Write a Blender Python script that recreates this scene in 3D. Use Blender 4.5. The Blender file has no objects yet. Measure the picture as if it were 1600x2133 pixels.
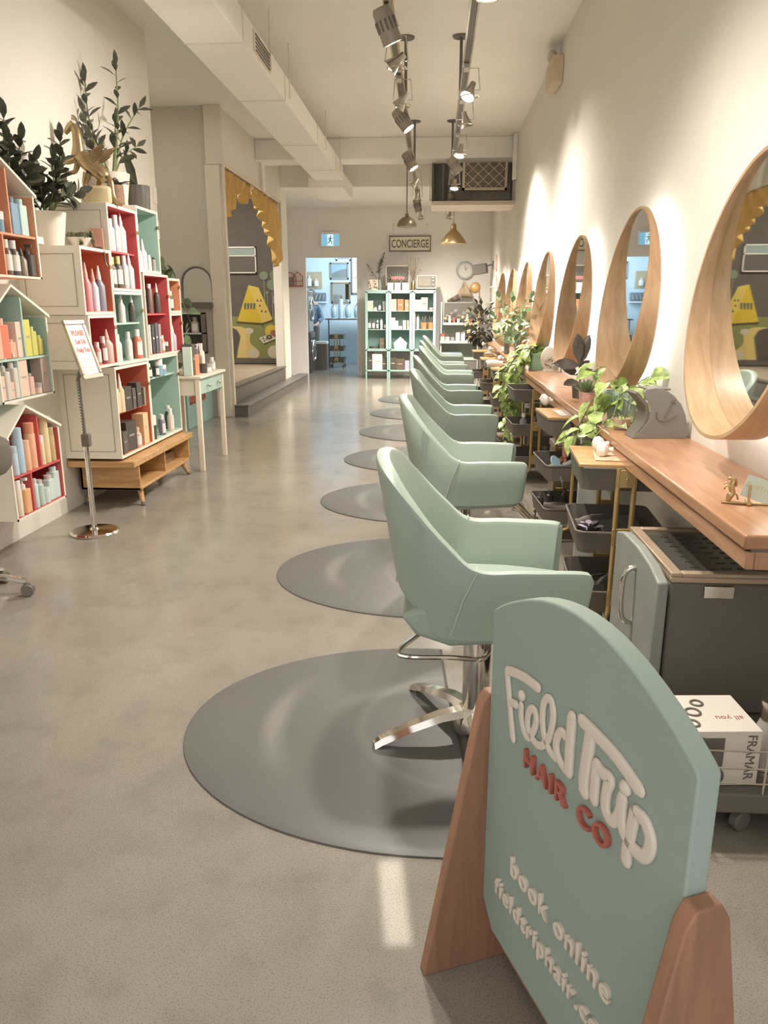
import bpy, bmesh, math, random
from math import sin, cos, pi, radians as R, sqrt
from mathutils import Vector as V, Matrix, noise as mnoise
random.seed(7)
SC = bpy.context.scene
# ---------------- camera ----------------
cd = bpy.data.cameras.new('camera'); cam = bpy.data.objects.new('camera', cd)
SC.collection.objects.link(cam); SC.camera = cam
cd.sensor_fit = 'VERTICAL'; cd.sensor_height = 24.0; cd.lens = 1600 * 24.0 / 2133
cd.clip_start = 0.05
cam.location = (0, 0, 1.4)
cam.rotation_euler = (R(90 - 15), 0, R(3.627))
# ---------------- world and exposure ----------------
w = bpy.data.worlds.new('world'); SC.world = w; w.use_nodes = True
bg = w.node_tree.nodes['Background']
bg.inputs[0].default_value = (1.0, 0.99, 0.975, 1); bg.inputs[1].default_value = .55
SC.view_settings.view_transform = 'Standard'; SC.view_settings.look = 'None'
SC.view_settings.exposure = 1.27; SC.view_settings.gamma = 1
TRACK_W = 80; PEND_W = 80; LED_S = 2.8; BACK_W = 15
def lamp(name, typ, loc, energy, color=(1, .985, .965), rot=(0, 0, 0), **k):
    l = bpy.data.lights.new(name, typ); l.energy = energy; l.color = color
    for a, b in k.items(): setattr(l, a, b)
    o = bpy.data.objects.new(name, l); SC.collection.objects.link(o); o.location = loc; o.rotation_euler = rot
    return o
# daylight comes in through the open shopfront behind the camera
pl = lamp('shopfront_sky_portal', 'AREA', (-.7, -1.0, 1.85), 1, rot=(R(90), 0, 0), shape='RECTANGLE', size=3.7, size_y=3.7)
try: pl.data.cycles.is_portal = True
except Exception: pass
# a glint of sun thrown onto the floor from the street
sun = lamp('sun_glint', 'AREA', (.32, -1.6, 3.0), .035, (1, .97, .92), shape='RECTANGLE', size=.06, size_y=.19, spread=R(.5))
sun.rotation_euler = (V((-.075, 1.565, 0)) - V((.32, -1.6, 3.0))).to_track_quat('-Z', 'Y').to_euler()
# daylight of the laundry room behind the doorway; added fill lamps over stage and alcove
lamp('laundry_window_light', 'AREA', (-1.6, 18.6, 2.7), BACK_W, (.84, .93, 1), rot=(R(18), R(35), 0), size=1.2)
lamp('stage_fill_lamp', 'AREA', (-3.7, 11.9, 3.6), 34, (1, .95, .86), size=.8)
lamp('alcove_fill_lamp', 'AREA', (-3.4, 8.6, 3.62), 4, (1, .95, .86), size=.6)
# ---------------- helpers ----------------
def lin(c):
    def f(x):
        x /= 255
        return x / 12.92 if x <= .04045 else ((x + .055) / 1.055) ** 2.4
    return tuple(f(x) for x in c)
MATS = {}
def mat(name, c, rough=.55, metal=0, var=.06, scale=9, emit=0, spec=.5, bump=0, k=1.0, **kw):
    if name in MATS: return MATS[name]
    m = bpy.data.materials.new(name); m.use_nodes = True; MATS[name] = m
    n = m.node_tree; p = n.nodes['Principled BSDF']
    col = [min(.9, x * k) for x in lin(c)]
    p.inputs['Roughness'].default_value = rough; p.inputs['Metallic'].default_value = metal
    p.inputs['Specular IOR Level'].default_value = spec
    for a, b in kw.items(): p.inputs[a.replace('_', ' ')].default_value = b
    tc = n.nodes.new('ShaderNodeTexCoord'); no = n.nodes.new('ShaderNodeTexNoise')
    no.inputs['Scale'].default_value = scale; no.inputs['Detail'].default_value = 4
    n.links.new(tc.outputs['Object'], no.inputs['Vector'])
    if var:
        r = n.nodes.new('ShaderNodeValToRGB')
        r.color_ramp.elements[0].position = .3; r.color_ramp.elements[1].position = .7
        r.color_ramp.elements[0].color = (*[x * (1 - var) for x in col], 1)
        r.color_ramp.elements[1].color = (*[min(1, x * (1 + var)) for x in col], 1)
        n.links.new(no.outputs['Fac'], r.inputs[0]); n.links.new(r.outputs[0], p.inputs['Base Color'])
    else: p.inputs['Base Color'].default_value = (*col, 1)
    if bump:
        b = n.nodes.new('ShaderNodeBump'); b.inputs['Strength'].default_value = bump; b.inputs['Distance'].default_value = .01
        n.links.new(no.outputs['Fac'], b.inputs['Height']); n.links.new(b.outputs[0], p.inputs['Normal'])
    if emit:
        p.inputs['Emission Color'].default_value = (*col, 1); p.inputs['Emission Strength'].default_value = emit
    return m
def wood(name, c1, c2, scale=(3, 3, 40), rough=.35, bump=0, axis=1, dist=3.0):
    m = bpy.data.materials.new(name); m.use_nodes = True; MATS[name] = m
    n = m.node_tree; p = n.nodes['Principled BSDF']; p.inputs['Roughness'].default_value = rough
    tc = n.nodes.new('ShaderNodeTexCoord'); mp = n.nodes.new('ShaderNodeMapping'); mp.inputs['Scale'].default_value = scale
    no = n.nodes.new('ShaderNodeTexNoise'); no.inputs['Scale'].default_value = 1.0; no.inputs['Detail'].default_value = 6
    no.inputs['Distortion'].default_value = dist * .3
    r = n.nodes.new('ShaderNodeValToRGB'); r.color_ramp.elements[0].position = .35; r.color_ramp.elements[1].position = .68
    r.color_ramp.elements[0].color = (*lin(c1), 1); r.color_ramp.elements[1].color = (*lin(c2), 1)
    n.links.new(tc.outputs['Object'], mp.inputs[0]); n.links.new(mp.outputs[0], no.inputs['Vector'])
    n.links.new(no.outputs['Fac'], r.inputs[0]); n.links.new(r.outputs[0], p.inputs['Base Color'])
    return m
def mix_noise(m, layers):
    """extra noise layers multiplied over the base colour: (scale, lo, hi, dark factor)"""
    n = m.node_tree; p = n.nodes['Principled BSDF']; tc = [x for x in n.nodes if x.type == 'TEX_COORD'][0]
    src = p.inputs['Base Color'].links[0].from_socket
    for sc, lo, hi, d in layers:
        no = n.nodes.new('ShaderNodeTexNoise'); no.inputs['Scale'].default_value = sc; no.inputs['Detail'].default_value = 3
        n.links.new(tc.outputs['Object'], no.inputs['Vector'])
        r = n.nodes.new('ShaderNodeValToRGB'); r.color_ramp.elements[0].position = lo; r.color_ramp.elements[1].position = hi
        r.color_ramp.elements[0].color = (*([d] * 3), 1); r.color_ramp.elements[1].color = (1, 1, 1, 1)
        mx = n.nodes.new('ShaderNodeMixRGB'); mx.blend_type = 'MULTIPLY'; mx.inputs[0].default_value = 1
        n.links.new(no.outputs['Fac'], r.inputs[0]); n.links.new(src, mx.inputs[1]); n.links.new(r.outputs[0], mx.inputs[2])
        src = mx.outputs[0]
    n.links.new(src, p.inputs['Base Color'])
def DG(a, b, c): return Matrix.Diagonal(V((a, b, c))).to_4x4()
def crom(pts, n=6, closed=False):
    P = [V(p) for p in pts]; out = []; L = len(P)
    segs = L if closed else L - 1
    for i in range(segs):
        if closed: a, b, c, d = P[i - 1], P[i], P[(i + 1) % L], P[(i + 2) % L]
        else: a, b, c, d = P[max(i - 1, 0)], P[i], P[i + 1], P[min(i + 2, L - 1)]
        for k in range(n):
            t = k / n
            out.append(.5 * ((2 * b) + (c - a) * t + (2 * a - 5 * b + 4 * c - d) * t * t + (3 * b - a - 3 * c + d) * t ** 3))
    if not closed: out.append(P[-1])
    return out
class B:
    def __init__(s): s.v = []; s.f = []
    def add(s, vs, fs):
        o = len(s.v); s.v += [tuple(v) for v in vs]; s.f += [tuple(i + o for i in f) for f in fs]; return s
    def box(s, x0, x1, y0, y1, z0, z1, M=None):
        x0, x1 = min(x0, x1), max(x0, x1); y0, y1 = min(y0, y1), max(y0, y1); z0, z1 = min(z0, z1), max(z0, z1)
        vs = [V((x, y, z)) for z in (z0, z1) for x, y in ((x0, y0), (x1, y0), (x1, y1), (x0, y1))]
        if M: vs = [M @ v for v in vs]
        return s.add(vs, [(3, 2, 1, 0), (4, 5, 6, 7), (0, 1, 5, 4), (1, 2, 6, 5), (2, 3, 7, 6), (3, 0, 4, 7)])
    def rbox(s, x0, x1, y0, y1, z0, z1, r, n=4, M=None):
        """box with rounded vertical edges"""
        pts = []
        for cx, cy, a0 in ((x1 - r, y1 - r, 0), (x0 + r, y1 - r, 90), (x0 + r, y0 + r, 180), (x1 - r, y0 + r, 270)):
            for k in range(n + 1):
                a = R(a0 + 90 * k / n); pts.append((cx + r * cos(a), cy + r * sin(a)))
        return s.prism(pts, z0, z1, M)
    def prism(s, poly, w0, w1, M=None, axis='z'):
        n = len(poly)
        f = {'z': lambda u, v, w: V((u, v, w)), 'x': lambda u, v, w: V((w, u, v)), 'y': lambda u, v, w: V((u, w, v))}[axis]
        vs = [f(u, v, w) for w in (w0, w1) for u, v in poly]
        if M: vs = [M @ v for v in vs]
        fs = [tuple(range(n))[::-1], tuple(range(n, 2 * n))] + [(i, (i + 1) % n, n + (i + 1) % n, n + i) for i in range(n)]
        return s.add(vs, fs)
    def tube(s, pts, r, n=8, closed=False, flat=None, smooth=0):
        P = crom(pts, smooth, closed) if smooth else [V(p) for p in pts]
        L = len(P); rs = r if isinstance(r, (list, tuple)) else None
        vs = []; N = None
        for i, p in enumerate(P):
            a = P[i - 1] if (i or closed) else P[i]; c = P[(i + 1) % L] if (i < L - 1 or closed) else P[i]
            t = (c - a)
            t = t.normalized() if t.length > 1e-9 else V((0, 0, 1))
            if flat is not None: N = V(flat); N = (N - t * N.dot(t)).normalized()
            elif N is None:
                N = t.orthogonal().normalized()
            else: N = (N - t * N.dot(t)).normalized()
            Bn = t.cross(N)
            u = i / max(1, L - 1)
            rr = r
            if rs: q = u * (len(rs) - 1); j = min(int(q), len(rs) - 2); rr = rs[j] + (rs[j + 1] - rs[j]) * (q - j)
            ra, rb = (rr if not isinstance(rr, V) else rr.x), rr
            if flat is not None and hasattr(s, 'asp'): ra = rr * s.asp
            for k in range(n):
                a_ = 2 * pi * k / n + pi / n; ca, sa = cos(a_), sin(a_)
                if flat is not None and hasattr(s, 'asp'): ca, sa = math.copysign(abs(ca) ** .5, ca), math.copysign(abs(sa) ** .6, sa)
                vs.append(p + N * ca * ra + Bn * sa * rb)
        fs = []
        for i in range(L if closed else L - 1):
            j = (i + 1) % L
            for k in range(n): fs.append((i * n + k, i * n + (k + 1) % n, j * n + (k + 1) % n, j * n + k))
        if not closed: fs += [tuple(range(n))[::-1], tuple(range((L - 1) * n, L * n))]
        return s.add(vs, fs)
    def lathe(s, prof, n=20, c=(0, 0, 0), M=None):
        vs = []; c = V(c)
        for r, z in prof:
            for k in range(n):
                a = 2 * pi * k / n; v = V((r * cos(a), r * sin(a), z)); vs.append((M @ v if M else v) + c)
        fs = []
        for i in range(len(prof) - 1):
            for k in range(n): fs.append((i * n + k, i * n + (k + 1) % n, (i + 1) * n + (k + 1) % n, (i + 1) * n + k))
        if prof[0][0] > 1e-6: fs.append(tuple(range(n))[::-1])
        if prof[-1][0] > 1e-6: fs.append(tuple(range((len(prof) - 1) * n, len(prof) * n)))
        return s.add(vs, fs)
    def sphere(s, c, r, n=14, sq=(1, 1, 1)):
        m = n // 2; prof = [(max(1e-7, r * sin(pi * i / m)), -r * cos(pi * i / m)) for i in range(m + 1)]
        return s.lathe(prof, n, c, Matrix.Diagonal(V((*sq, 1))))
    def leaf(s, p, d, up, L, W, droop=.25, kind=0):
        p = V(p); d = V(d).normalized(); up = V(up); sd = d.cross(up)
        if sd.length < 1e-4: sd = d.orthogonal()
        sd.normalize(); nn = sd.cross(d).normalized()
        prof = {0: ((0, .03), (.2, .55), (.45, 1), (.75, .72), (1, .02)), 1: ((0, .25), (.08, .85), (.35, 1), (.7, .6), (1, .02)),
                2: ((0, .12), (.3, .7), (.6, .8), (.85, .5), (1, .05))}[kind]
        vs = []
        for t, wd in prof:
            q = p + d * (L * t) - nn * (droop * L * t * t)
            vs += [q + sd * (W * wd / 2) + nn * (W * wd * .14), q, q - sd * (W * wd / 2) + nn * (W * wd * .14)]
        fs = []
        for i in range(4):
            a = i * 3; fs += [(a, a + 1, a + 4, a + 3), (a + 1, a + 2, a + 5, a + 4)]
        return s.add(vs, fs)
    def clamp(s, lo=-9, hi=9):
        s.v = [(min(hi, max(lo, x)), y, z) for x, y, z in s.v]; return s
    def obj(s, name, m, parent=None, bev=0, smooth=38, sub=0, loc=None, rot=None, kind=None):
        me = bpy.data.meshes.new(name); me.from_pydata(s.v, [], s.f)
        bm = bmesh.new(); bm.from_mesh(me); bmesh.ops.recalc_face_normals(bm, faces=bm.faces); bm.to_mesh(me); bm.free(); me.update()
        if smooth:
            for p in me.polygons: p.use_smooth = True
            try: me.set_sharp_from_angle(angle=R(smooth))
            except Exception: pass
        if m: me.materials.append(m)
        o = bpy.data.objects.new(name, me); SC.collection.objects.link(o)
        if parent: o.parent = parent
        if loc: o.location = loc
        if rot: o.rotation_euler = rot
        if bev:
            b = o.modifiers.new('bevel', 'BEVEL'); b.width = bev; b.segments = 2; b.limit_method = 'ANGLE'; b.angle_limit = R(40)
        if sub:
            b = o.modifiers.new('sub', 'SUBSURF'); b.levels = sub; b.render_levels = sub
        if kind: o['kind'] = kind
        return o
def tag(o, label, cat, group=None):
    o['label'] = label; o['category'] = cat
    if group: o['group'] = group
    return o
def thing(name, label, cat, loc=(0, 0, 0), rz=0, group=None):
    o = bpy.data.objects.new(name, None); SC.collection.objects.link(o); o.empty_display_size = .05
    o.location = loc; o.rotation_euler = (0, 0, rz)
    return tag(o, label, cat, group)
def struct(name, b, m, **k): return b.obj(name, m, kind='structure', **k)
def copy_tree(o, parent=None):
    c = o.copy(); SC.collection.objects.link(c)
    if parent: c.parent = parent
    for ch in list(o.children): copy_tree(ch, c)
    return c
def text(name, s, size, ext, m, parent, M, offset=0, bevel=0, align='LEFT', space=1.0):
    cu = bpy.data.curves.new(name, 'FONT'); cu.body = s; cu.size = size; cu.extrude = ext; cu.offset = offset
    cu.bevel_depth = bevel; cu.align_x = align; cu.space_character = space; cu.resolution_u = 4
    t = bpy.data.objects.new('tmp', cu); SC.collection.objects.link(t)
    me = bpy.data.meshes.new_from_object(t.evaluated_get(bpy.context.evaluated_depsgraph_get()))
    bpy.data.objects.remove(t); me.name = name; me.materials.clear(); me.materials.append(m)
    me.transform(M); me.update()
    o = bpy.data.objects.new(name, me); SC.collection.objects.link(o); o.parent = parent
    return o
def bas(x, y, z, o=(0, 0, 0)):
    """matrix from three basis vectors and an origin"""
    M = Matrix.Identity(4)
    for i, a in enumerate((x, y, z, o)):
        for j in range(3): M[j][i] = a[j]
    return M
# ---------------- materials ----------------
WALL = mat('wall_paint', (228, 223, 213), .8, var=.03, scale=1.2)
CEIL = mat('ceiling_paint', (240, 236, 229), .85, var=.03, scale=.8)
TAUPE = mat('back_wall_paint', (236, 231, 226), .8, var=.02, scale=1)
TRIM = mat('cream_trim_paint', (226, 214, 196), .5, var=.02)
FLOOR = mat('polished_concrete', (154, 147, 136), .18, var=.07, scale=2.2, spec=.55, bump=.02)
mix_noise(FLOOR, ((.9, .32, .6, .86), (4.5, .3, .5, .93), (230, .37, .47, .72), (520, .3, .55, .8), (9, .3, .5, .93)))
CHAR = mat('charcoal_paint', (108, 103, 96), .45, var=.05, spec=.3)
BLACK = mat('black_plastic', (114, 108, 100), .45, var=.03, spec=.25)
BLACKM = mat('black_powder_coat', (112, 106, 98), .5, var=.03, spec=.25)
MINT = mat('mint_vinyl', (157, 172, 160), .42, var=.03, scale=5, bump=.04, spec=.4)
MINTP = mat('mint_paint', (168, 192, 178), .55, var=.04, scale=3)
STITCH = mat('pale_stitching', (200, 210, 196), .6)
CHROME = mat('chrome', (225, 220, 212), .09, 1, var=0)
STEEL = mat('brushed_steel', (190, 184, 174), .3, 1, var=.04)
BRASS = mat('brass', (196, 172, 126), .32, .9, var=.04)
GOLD = mat('gold_paint', (190, 160, 108), .38, .55, var=.05)
WHITE = mat('white_plastic', (236, 230, 222), .35, var=.01)
CREAM = mat('cream_plastic', (224, 206, 180), .45, var=.02)
GREY = mat('grey_plastic', (150, 148, 142), .4, var=.02)
DGREY = mat('dark_grey_plastic', (112, 108, 101), .45, var=.02)
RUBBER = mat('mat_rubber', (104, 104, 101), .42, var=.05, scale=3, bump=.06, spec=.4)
CORAL = mat('coral_paint', (216, 128, 100), .6, var=.03)
ORANGE = mat('orange_paint', (226, 158, 122), .6, var=.03)
CRIM = mat('crimson_paint', (204, 92, 92), .6, var=.03)
TEAL = mat('teal_paint', (176, 202, 190), .6, var=.03)
TEALB = mat('teal_cabinet_paint', (158, 190, 184), .5, var=.03)
SIDE = mat('cream_plywood', (238, 230, 215), .65, var=.03, scale=3)
EDGE = mat('white_edge_paint', (238, 226, 208), .5, var=.02)
OAK = wood('honey_oak', (178, 136, 88), (206, 166, 114), (4, 30, 30))
COUNTER = wood('walnut_counter', (164, 120, 88), (192, 148, 114), (22, 2.2, 22), rough=.28)
RINGW = wood('mirror_veneer', (174, 140, 106), (196, 162, 126), (30, 5, 5), rough=.35)
BRACE = wood('red_cedar', (146, 108, 86), (170, 124, 98), (30, 30, 3), rough=.55)
DECK = wood('grey_plank', (142, 128, 110), (178, 162, 140), (3, 12, 3), rough=.5)
MIRR = mat('mirror_glass', (235, 238, 236), .02, 1, var=0)
LEDM = mat('warm_led', (255, 250, 242), .5, var=0, emit=LED_S)
BULB = mat('lamp_glow', (255, 244, 226), .5, var=0, emit=14)
LEAFD = mat('dark_green_leaf', (84, 86, 72), .3, var=.25, scale=30)
LEAFG = mat('green_leaf', (118, 138, 92), .35, var=.3, scale=25)
LEAFV = mat('variegated_leaf', (170, 192, 112), .4, var=.3, scale=40)
mix_noise(LEAFV, ((28, .42, .5, .62),))
STEMM = mat('green_stem', (128, 138, 92), .5)
SOIL = mat('potting_soil', (96, 86, 74), .9)
POTW = mat('white_ceramic', (226, 218, 204), .4, var=.02)
TERRA = mat('terracotta', (206, 140, 104), .7)
PINK = mat('pink_card', (232, 176, 156), .6)
GLASS = mat('clear_glass', (240, 245, 245), .03, var=0, Transmission_Weight=1.0, IOR=1.3)
def pmat(c, r=.38): return mat('paint_%d_%d_%d' % c, c, r, var=.02)
# ---------------- room shell ----------------
ZC = 3.7; XW = 1.11; XL = -2.55; YB = 16.2
struct('floor', B().box(-4.6, 2.2, -1.2, 21, -.1, 0), FLOOR)
struct('ceiling', B().box(-4.6, XW + .15, -1.2, YB + .15, ZC, ZC + .1), CEIL)
struct('wall_right', B().box(XW, XW + .15, -.2, YB + .15, 0, ZC), WALL)
struct('wall_left', B().box(-4.6, XL, -1.2, 7.37, 0, ZC), WALL)
struct('wall_alcove_left', B().box(-4.7, -4.6, 7.37, 9.9, 0, ZC), CEIL)
struct('wall_alcove_back', B().box(-4.6, -2.74, 9.9, 10.02, 0, ZC), mat('alcove_paint', (204, 197, 184), .8, var=.02))
b = B(); b.box(-2.74, -2.6, 9.9, 10.0, 0, ZC); b.box(-2.74, -2.6, 10.0, 13.5, 3.05, ZC); b.box(-2.74, -2.6, 13.5, 14.15, 0, ZC)
struct('wall_stage', b, WALL)
struct('wall_stage_side', B().box(-4.6, -2.74, 14.0, 14.15, 0, ZC), mat('stage_dark_wall', (104, 98, 90), .8))
struct('wall_stage_rear', B().box(-4.7, -4.6, 10.02, 14.0, 0, ZC), MATS['stage_dark_wall'])
struct('wall_passage', B().box(-3.6, -3.5, 14.15, YB, 0, ZC), TAUPE)
b = B(); b.box(-3.6, -2.62, YB, YB + .12, 0, ZC); b.box(-2.62, -1.58, YB, YB + .12, 2.35, ZC); b.box(-1.58, XW, YB, YB + .12, 0, ZC)
struct('wall_back', b, TAUPE)
b = B(); b.box(-3.6, -.4, 21, 21.1, 0, 3.2)
BLUEW = mat('pale_blue_wall', (206, 218, 226), .8, var=.02, scale=1)
struct('wall_laundry_back', B().box(-3.7, -.6, 19.8, 19.9, 0, 3.0), BLUEW)
struct('wall_laundry_left', B().box(-3.7, -3.6, YB + .12, 19.8, 0, 3.0), BLUEW)
struct('wall_laundry_right', B().box(-.7, -.6, YB + .12, 19.8, 0, 3.0), BLUEW)
struct('ceiling_laundry', B().box(-3.7, -.6, YB + .12, 19.9, 3.0, 3.05), BLUEW)
# ceiling beams and bulkhead
struct('trim_1', B().box(-2.6, XW, 11.8, 12.25, 3.42, ZC), CEIL, bev=.01)
struct('trim_2', B().box(-3.5, XW, 13.6, YB, 3.3, ZC), CEIL, bev=.01)
struct('trim_3', B().box(1.05, XW, 11.6, 11.68, 3.1, ZC), CEIL, bev=.01)
# stage opening casing
b = B(); b.box(-2.6, -2.575, 9.9, 9.97, 0, 3.09); b.box(-2.6, -2.575, 13.5, 13.58, .15, 3.09); b.box(-2.76, -2.74, 9.93, 10.0, .15, 3.05)
b.box(-2.62, -2.58, 9.97, 13.5, 3.05, 3.09)
struct('trim_4', b, TRIM, bev=.006)
struct('trim_5', B().box(-2.78, -2.57, 9.86, 9.9, 3.05, ZC), TRIM, bev=.006)
struct('trim_6', B().box(-2.8, -2.62, 9.87, 9.9, 0, 3.05), TRIM, bev=.006)
# wall panel batten between two mirrors
struct('trim_7', B().box(XW - .008, XW, 3.46, 3.49, .85, 2.2), WALL)
# stage platform and steps
b = B(); b.box(-4.6, -2.66, 10.02, 14.0, .15, .375); b.box(-2.66, -2.6, 10.0, 13.5, 0, .375)
struct('floor_stage', b, CHAR)
struct('floor_stage_boards', B().box(-4.5, -2.72, 10.05, 13.98, .375, .385), DECK)
st = thing('stage_step', 'long charcoal step running below the stage opening', 'step', (-2.575, 12.3, 0))
B().box(0, .175, -2.42, 2.45, .0, .14).obj('riser', CHAR, st)
B().box(0, .195, -2.44, 2.47, .14, .16).obj('tread', mat('step_rubber', (112, 110, 104), .4), st, bev=.004)
B().box(-.075, .012, -2.28, 1.18, .376, .39).obj('nosing', CHAR, st)
# ---------------- counter along the right wall ----------------
seg = [(1.88, 3.44, .78, 'nearest end section of the wooden salon counter, by the brass unicorn card holder'),
       (3.465, 5.5, .785, 'wooden counter section under the fluted pot of trailing pothos'),
       (5.51, 8.15, .80, 'wooden counter section under the third mirror from the camera'),
       (8.16, 10.3, .82, 'wooden counter section carrying the tan globe'),
       (10.31, 13.2, .85, 'farthest wooden counter section, near the back wall')]
for y0, y1, x, lb in seg:
    t = thing('wall_counter', lb, 'counter', (.97, (y0 + y1) / 2, .78), 0, 'wooden counter sections along the mirror wall'); h = (y1 - y0) / 2
    B().box(x - .97, XW - .97, -h, h, .032, .07).obj('worktop', COUNTER, t, bev=.006)
    B().box(x + .008 - .97, x + .03 - .97, -h, h, -.02, .026).obj('apron', COUNTER, t, bev=.003)
    B().box(x + .03 - .97, XW - .97, -h, -h + .02, -.02, .026).obj('end_apron', COUNTER, t, bev=.002)
    B().box(x + .02 - .97, XW - .97, -h + .003, h - .003, .024, .034).obj('shadow_gap', CHAR, t)
for i, (y, z, dx) in enumerate(((3.31, .805, 0), (3.40, .815, 0), (5.05, .81, 0), (5.14, .81, 0), (7.3, .815, .02), (9.1, .82, .035), (11.1, .82, .06), (12.6, .82, .06))):
    nm = ['front knob of the pair beside the nearest counter joint', 'rear knob of the pair beside the nearest counter joint', 'front knob of the pair beside the second counter joint',
          'rear knob of the pair beside the second counter joint', 'knob above the third trolley', 'knob beneath the counter end by the globe', 'knob on the far counter section', 'farthest knob on the counter edge'][i]
    t = thing('ceramic_knob', 'white round ceramic ' + nm, 'knob', (.775 + dx, y, z), 0, 'ceramic knobs along the counter edge')
    B().lathe([(.012, 0), (.01, -.018), (.024, -.026), (.034, -.042), (.03, -.06), (.012, -.07), (0, -.071)], 16, M=Matrix.Rotation(R(-90), 4, 'Y').inverted()).obj('knob', WHITE, t)
    B().lathe([(.005, -.0705), (.004, -.074), (0, -.075)], 8, M=Matrix.Rotation(R(90), 4, 'Y')).obj('screw', STEEL, t)
# ---------------- round mirrors ----------------
RM = .45
def ringmesh(y=0):
    n = 72; b = B(); vs = []; fs = []
    xb = -.08
    def xf(z): return -.152 + .122 * z
    for k in range(n):
        a = 2 * pi * k / n; c_, s_ = cos(a), sin(a)
        zo = RM * s_; th = .012
        for r, x in ((RM, xb), (RM, xf(zo)), (RM - th, xf(zo)), (RM - th, xb)):
            vs.append((x, r * c_, r * s_))
    q = 4
    for k in range(n):
        j = (k + 1) % n
        for i in range(q): fs.append((k * q + i, k * q + (i + 1) % q, j * q + (i + 1) % q, j * q + i))
    return b.add(vs, fs)
def led(r):
    b = B(); n = 48; vs = []; fs = []
    for k in range(n):
        a = 2 * pi * k / n
        for rr, x in ((r, -.068), (r + .012, -.068), (r + .012, -.03), (r, -.03)): vs.append((x, rr * cos(a), rr * sin(a)))
    for k in range(n):
        j = (k + 1) % n
        for i in range(4): fs.append((k * 4 + i, k * 4 + (i + 1) % 4, j * 4 + (i + 1) % 4, j * 4 + i))
    return b.add(vs, fs)
MIRL = ['nearest the camera, cut by the right edge of the photo', 'second from the camera, above the fluted pothos pot', 'third from the camera, above the white shell ornament',
        'fourth from the camera, above the mint planter', 'fifth from the camera, behind the bamboo-like leaves', 'second from the far end of the row', 'at the far end of the row, by the speaker']
m0 = None
for i in range(7):
    if m0 is None:
        t = m0 = thing('wall_mirror', '', 'mirror', group='round wooden mirrors over the counter')
        ringmesh().obj('frame', RINGW, t, smooth=40)
        B().lathe([(RM - .013, 0), (RM - .013, .004), (0, .004)], 64, (-.0815, 0, 0), M=Matrix.Rotation(R(-90), 4, 'Y')).obj('mirror_glass', MIRR, t, smooth=20)
        B().lathe([(RM - .02, 0), (RM - .02, .008), (0, .008)], 48, (-.076, 0, 0), M=Matrix.Rotation(R(90), 4, 'Y')).obj('backing', WHITE, t)
        [B().tube([(-.07, y, z), (0, y, z)], .012).obj('standoff', STEEL, t) for y, z in ((.2, .2), (-.2, .2), (0, -.3))]
        led(.395).obj('light_strip', LEDM, t)
    else: t = copy_tree(m0)
    t.location = (XW - .001, 2.58 + 1.6 * i, 1.43)
    t['label'] = 'backlit round wooden mirror ' + MIRL[i]
# ---------------- rubber mats ----------------
def matmesh():
    b = B(); out = []
    for k in range(41):
        a = R(90 + 180 * k / 40); out.append((-.16 + .82 * cos(a), .635 * sin(a)))
    out += [(-.1, -.635), (.05, -.62), (.03, .0), (-.05, .625)]
    # shift right edge to slant like the cut-out mats
    out = out[:-4] + [(.02, -.635), (-.02, -.3), (-.05, 0), (-.08, .3), (-.1, .632)]
    b.prism(out, 0, .006)
    cx, cy = -.35, 0
    inn = [((x - cx) * .955 + cx, (y - cy) * .955 + cy) for x, y in out]
    n = len(out); vs = [(x, y, .006) for x, y in out] + [(x, y, .016) for x, y in inn]
    b.add(vs, [(i, (i + 1) % n, n + (i + 1) % n, n + i) for i in range(n)] + [tuple(range(n, 2 * n))])
    return b
mtw = bpy.data.materials['mat_rubber'].node_tree  # crescent highlight painted into the rubber colour, plus a faint base ring
def crescent_highlight():
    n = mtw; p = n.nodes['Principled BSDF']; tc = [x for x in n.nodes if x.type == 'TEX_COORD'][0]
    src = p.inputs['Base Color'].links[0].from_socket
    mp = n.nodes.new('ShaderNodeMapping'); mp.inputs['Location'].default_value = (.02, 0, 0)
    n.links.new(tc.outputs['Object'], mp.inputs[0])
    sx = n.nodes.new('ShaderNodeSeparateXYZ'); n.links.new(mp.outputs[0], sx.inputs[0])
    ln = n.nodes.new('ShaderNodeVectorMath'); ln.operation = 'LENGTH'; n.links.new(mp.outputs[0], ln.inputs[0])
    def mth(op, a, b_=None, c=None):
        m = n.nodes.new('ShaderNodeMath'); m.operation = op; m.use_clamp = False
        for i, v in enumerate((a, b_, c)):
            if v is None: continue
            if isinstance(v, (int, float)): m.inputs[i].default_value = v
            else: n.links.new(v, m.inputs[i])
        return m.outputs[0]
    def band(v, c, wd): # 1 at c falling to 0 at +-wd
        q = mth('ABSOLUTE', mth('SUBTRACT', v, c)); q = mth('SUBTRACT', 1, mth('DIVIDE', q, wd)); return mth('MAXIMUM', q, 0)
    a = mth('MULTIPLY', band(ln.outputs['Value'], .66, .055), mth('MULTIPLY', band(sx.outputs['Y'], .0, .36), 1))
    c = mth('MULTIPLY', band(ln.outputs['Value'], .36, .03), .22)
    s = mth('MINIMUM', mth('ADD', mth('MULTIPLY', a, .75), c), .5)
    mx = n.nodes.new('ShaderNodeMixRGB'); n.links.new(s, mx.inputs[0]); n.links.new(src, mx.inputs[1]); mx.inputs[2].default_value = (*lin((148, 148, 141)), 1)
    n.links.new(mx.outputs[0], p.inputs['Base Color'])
crescent_highlight()
CH = ['nearest the camera', 'second from the camera', 'third from the camera', 'fourth from the camera', 'fifth from the camera', 'sixth from the camera, second farthest', 'farthest from the camera, beside the glass cabinet']
mm = None
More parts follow.
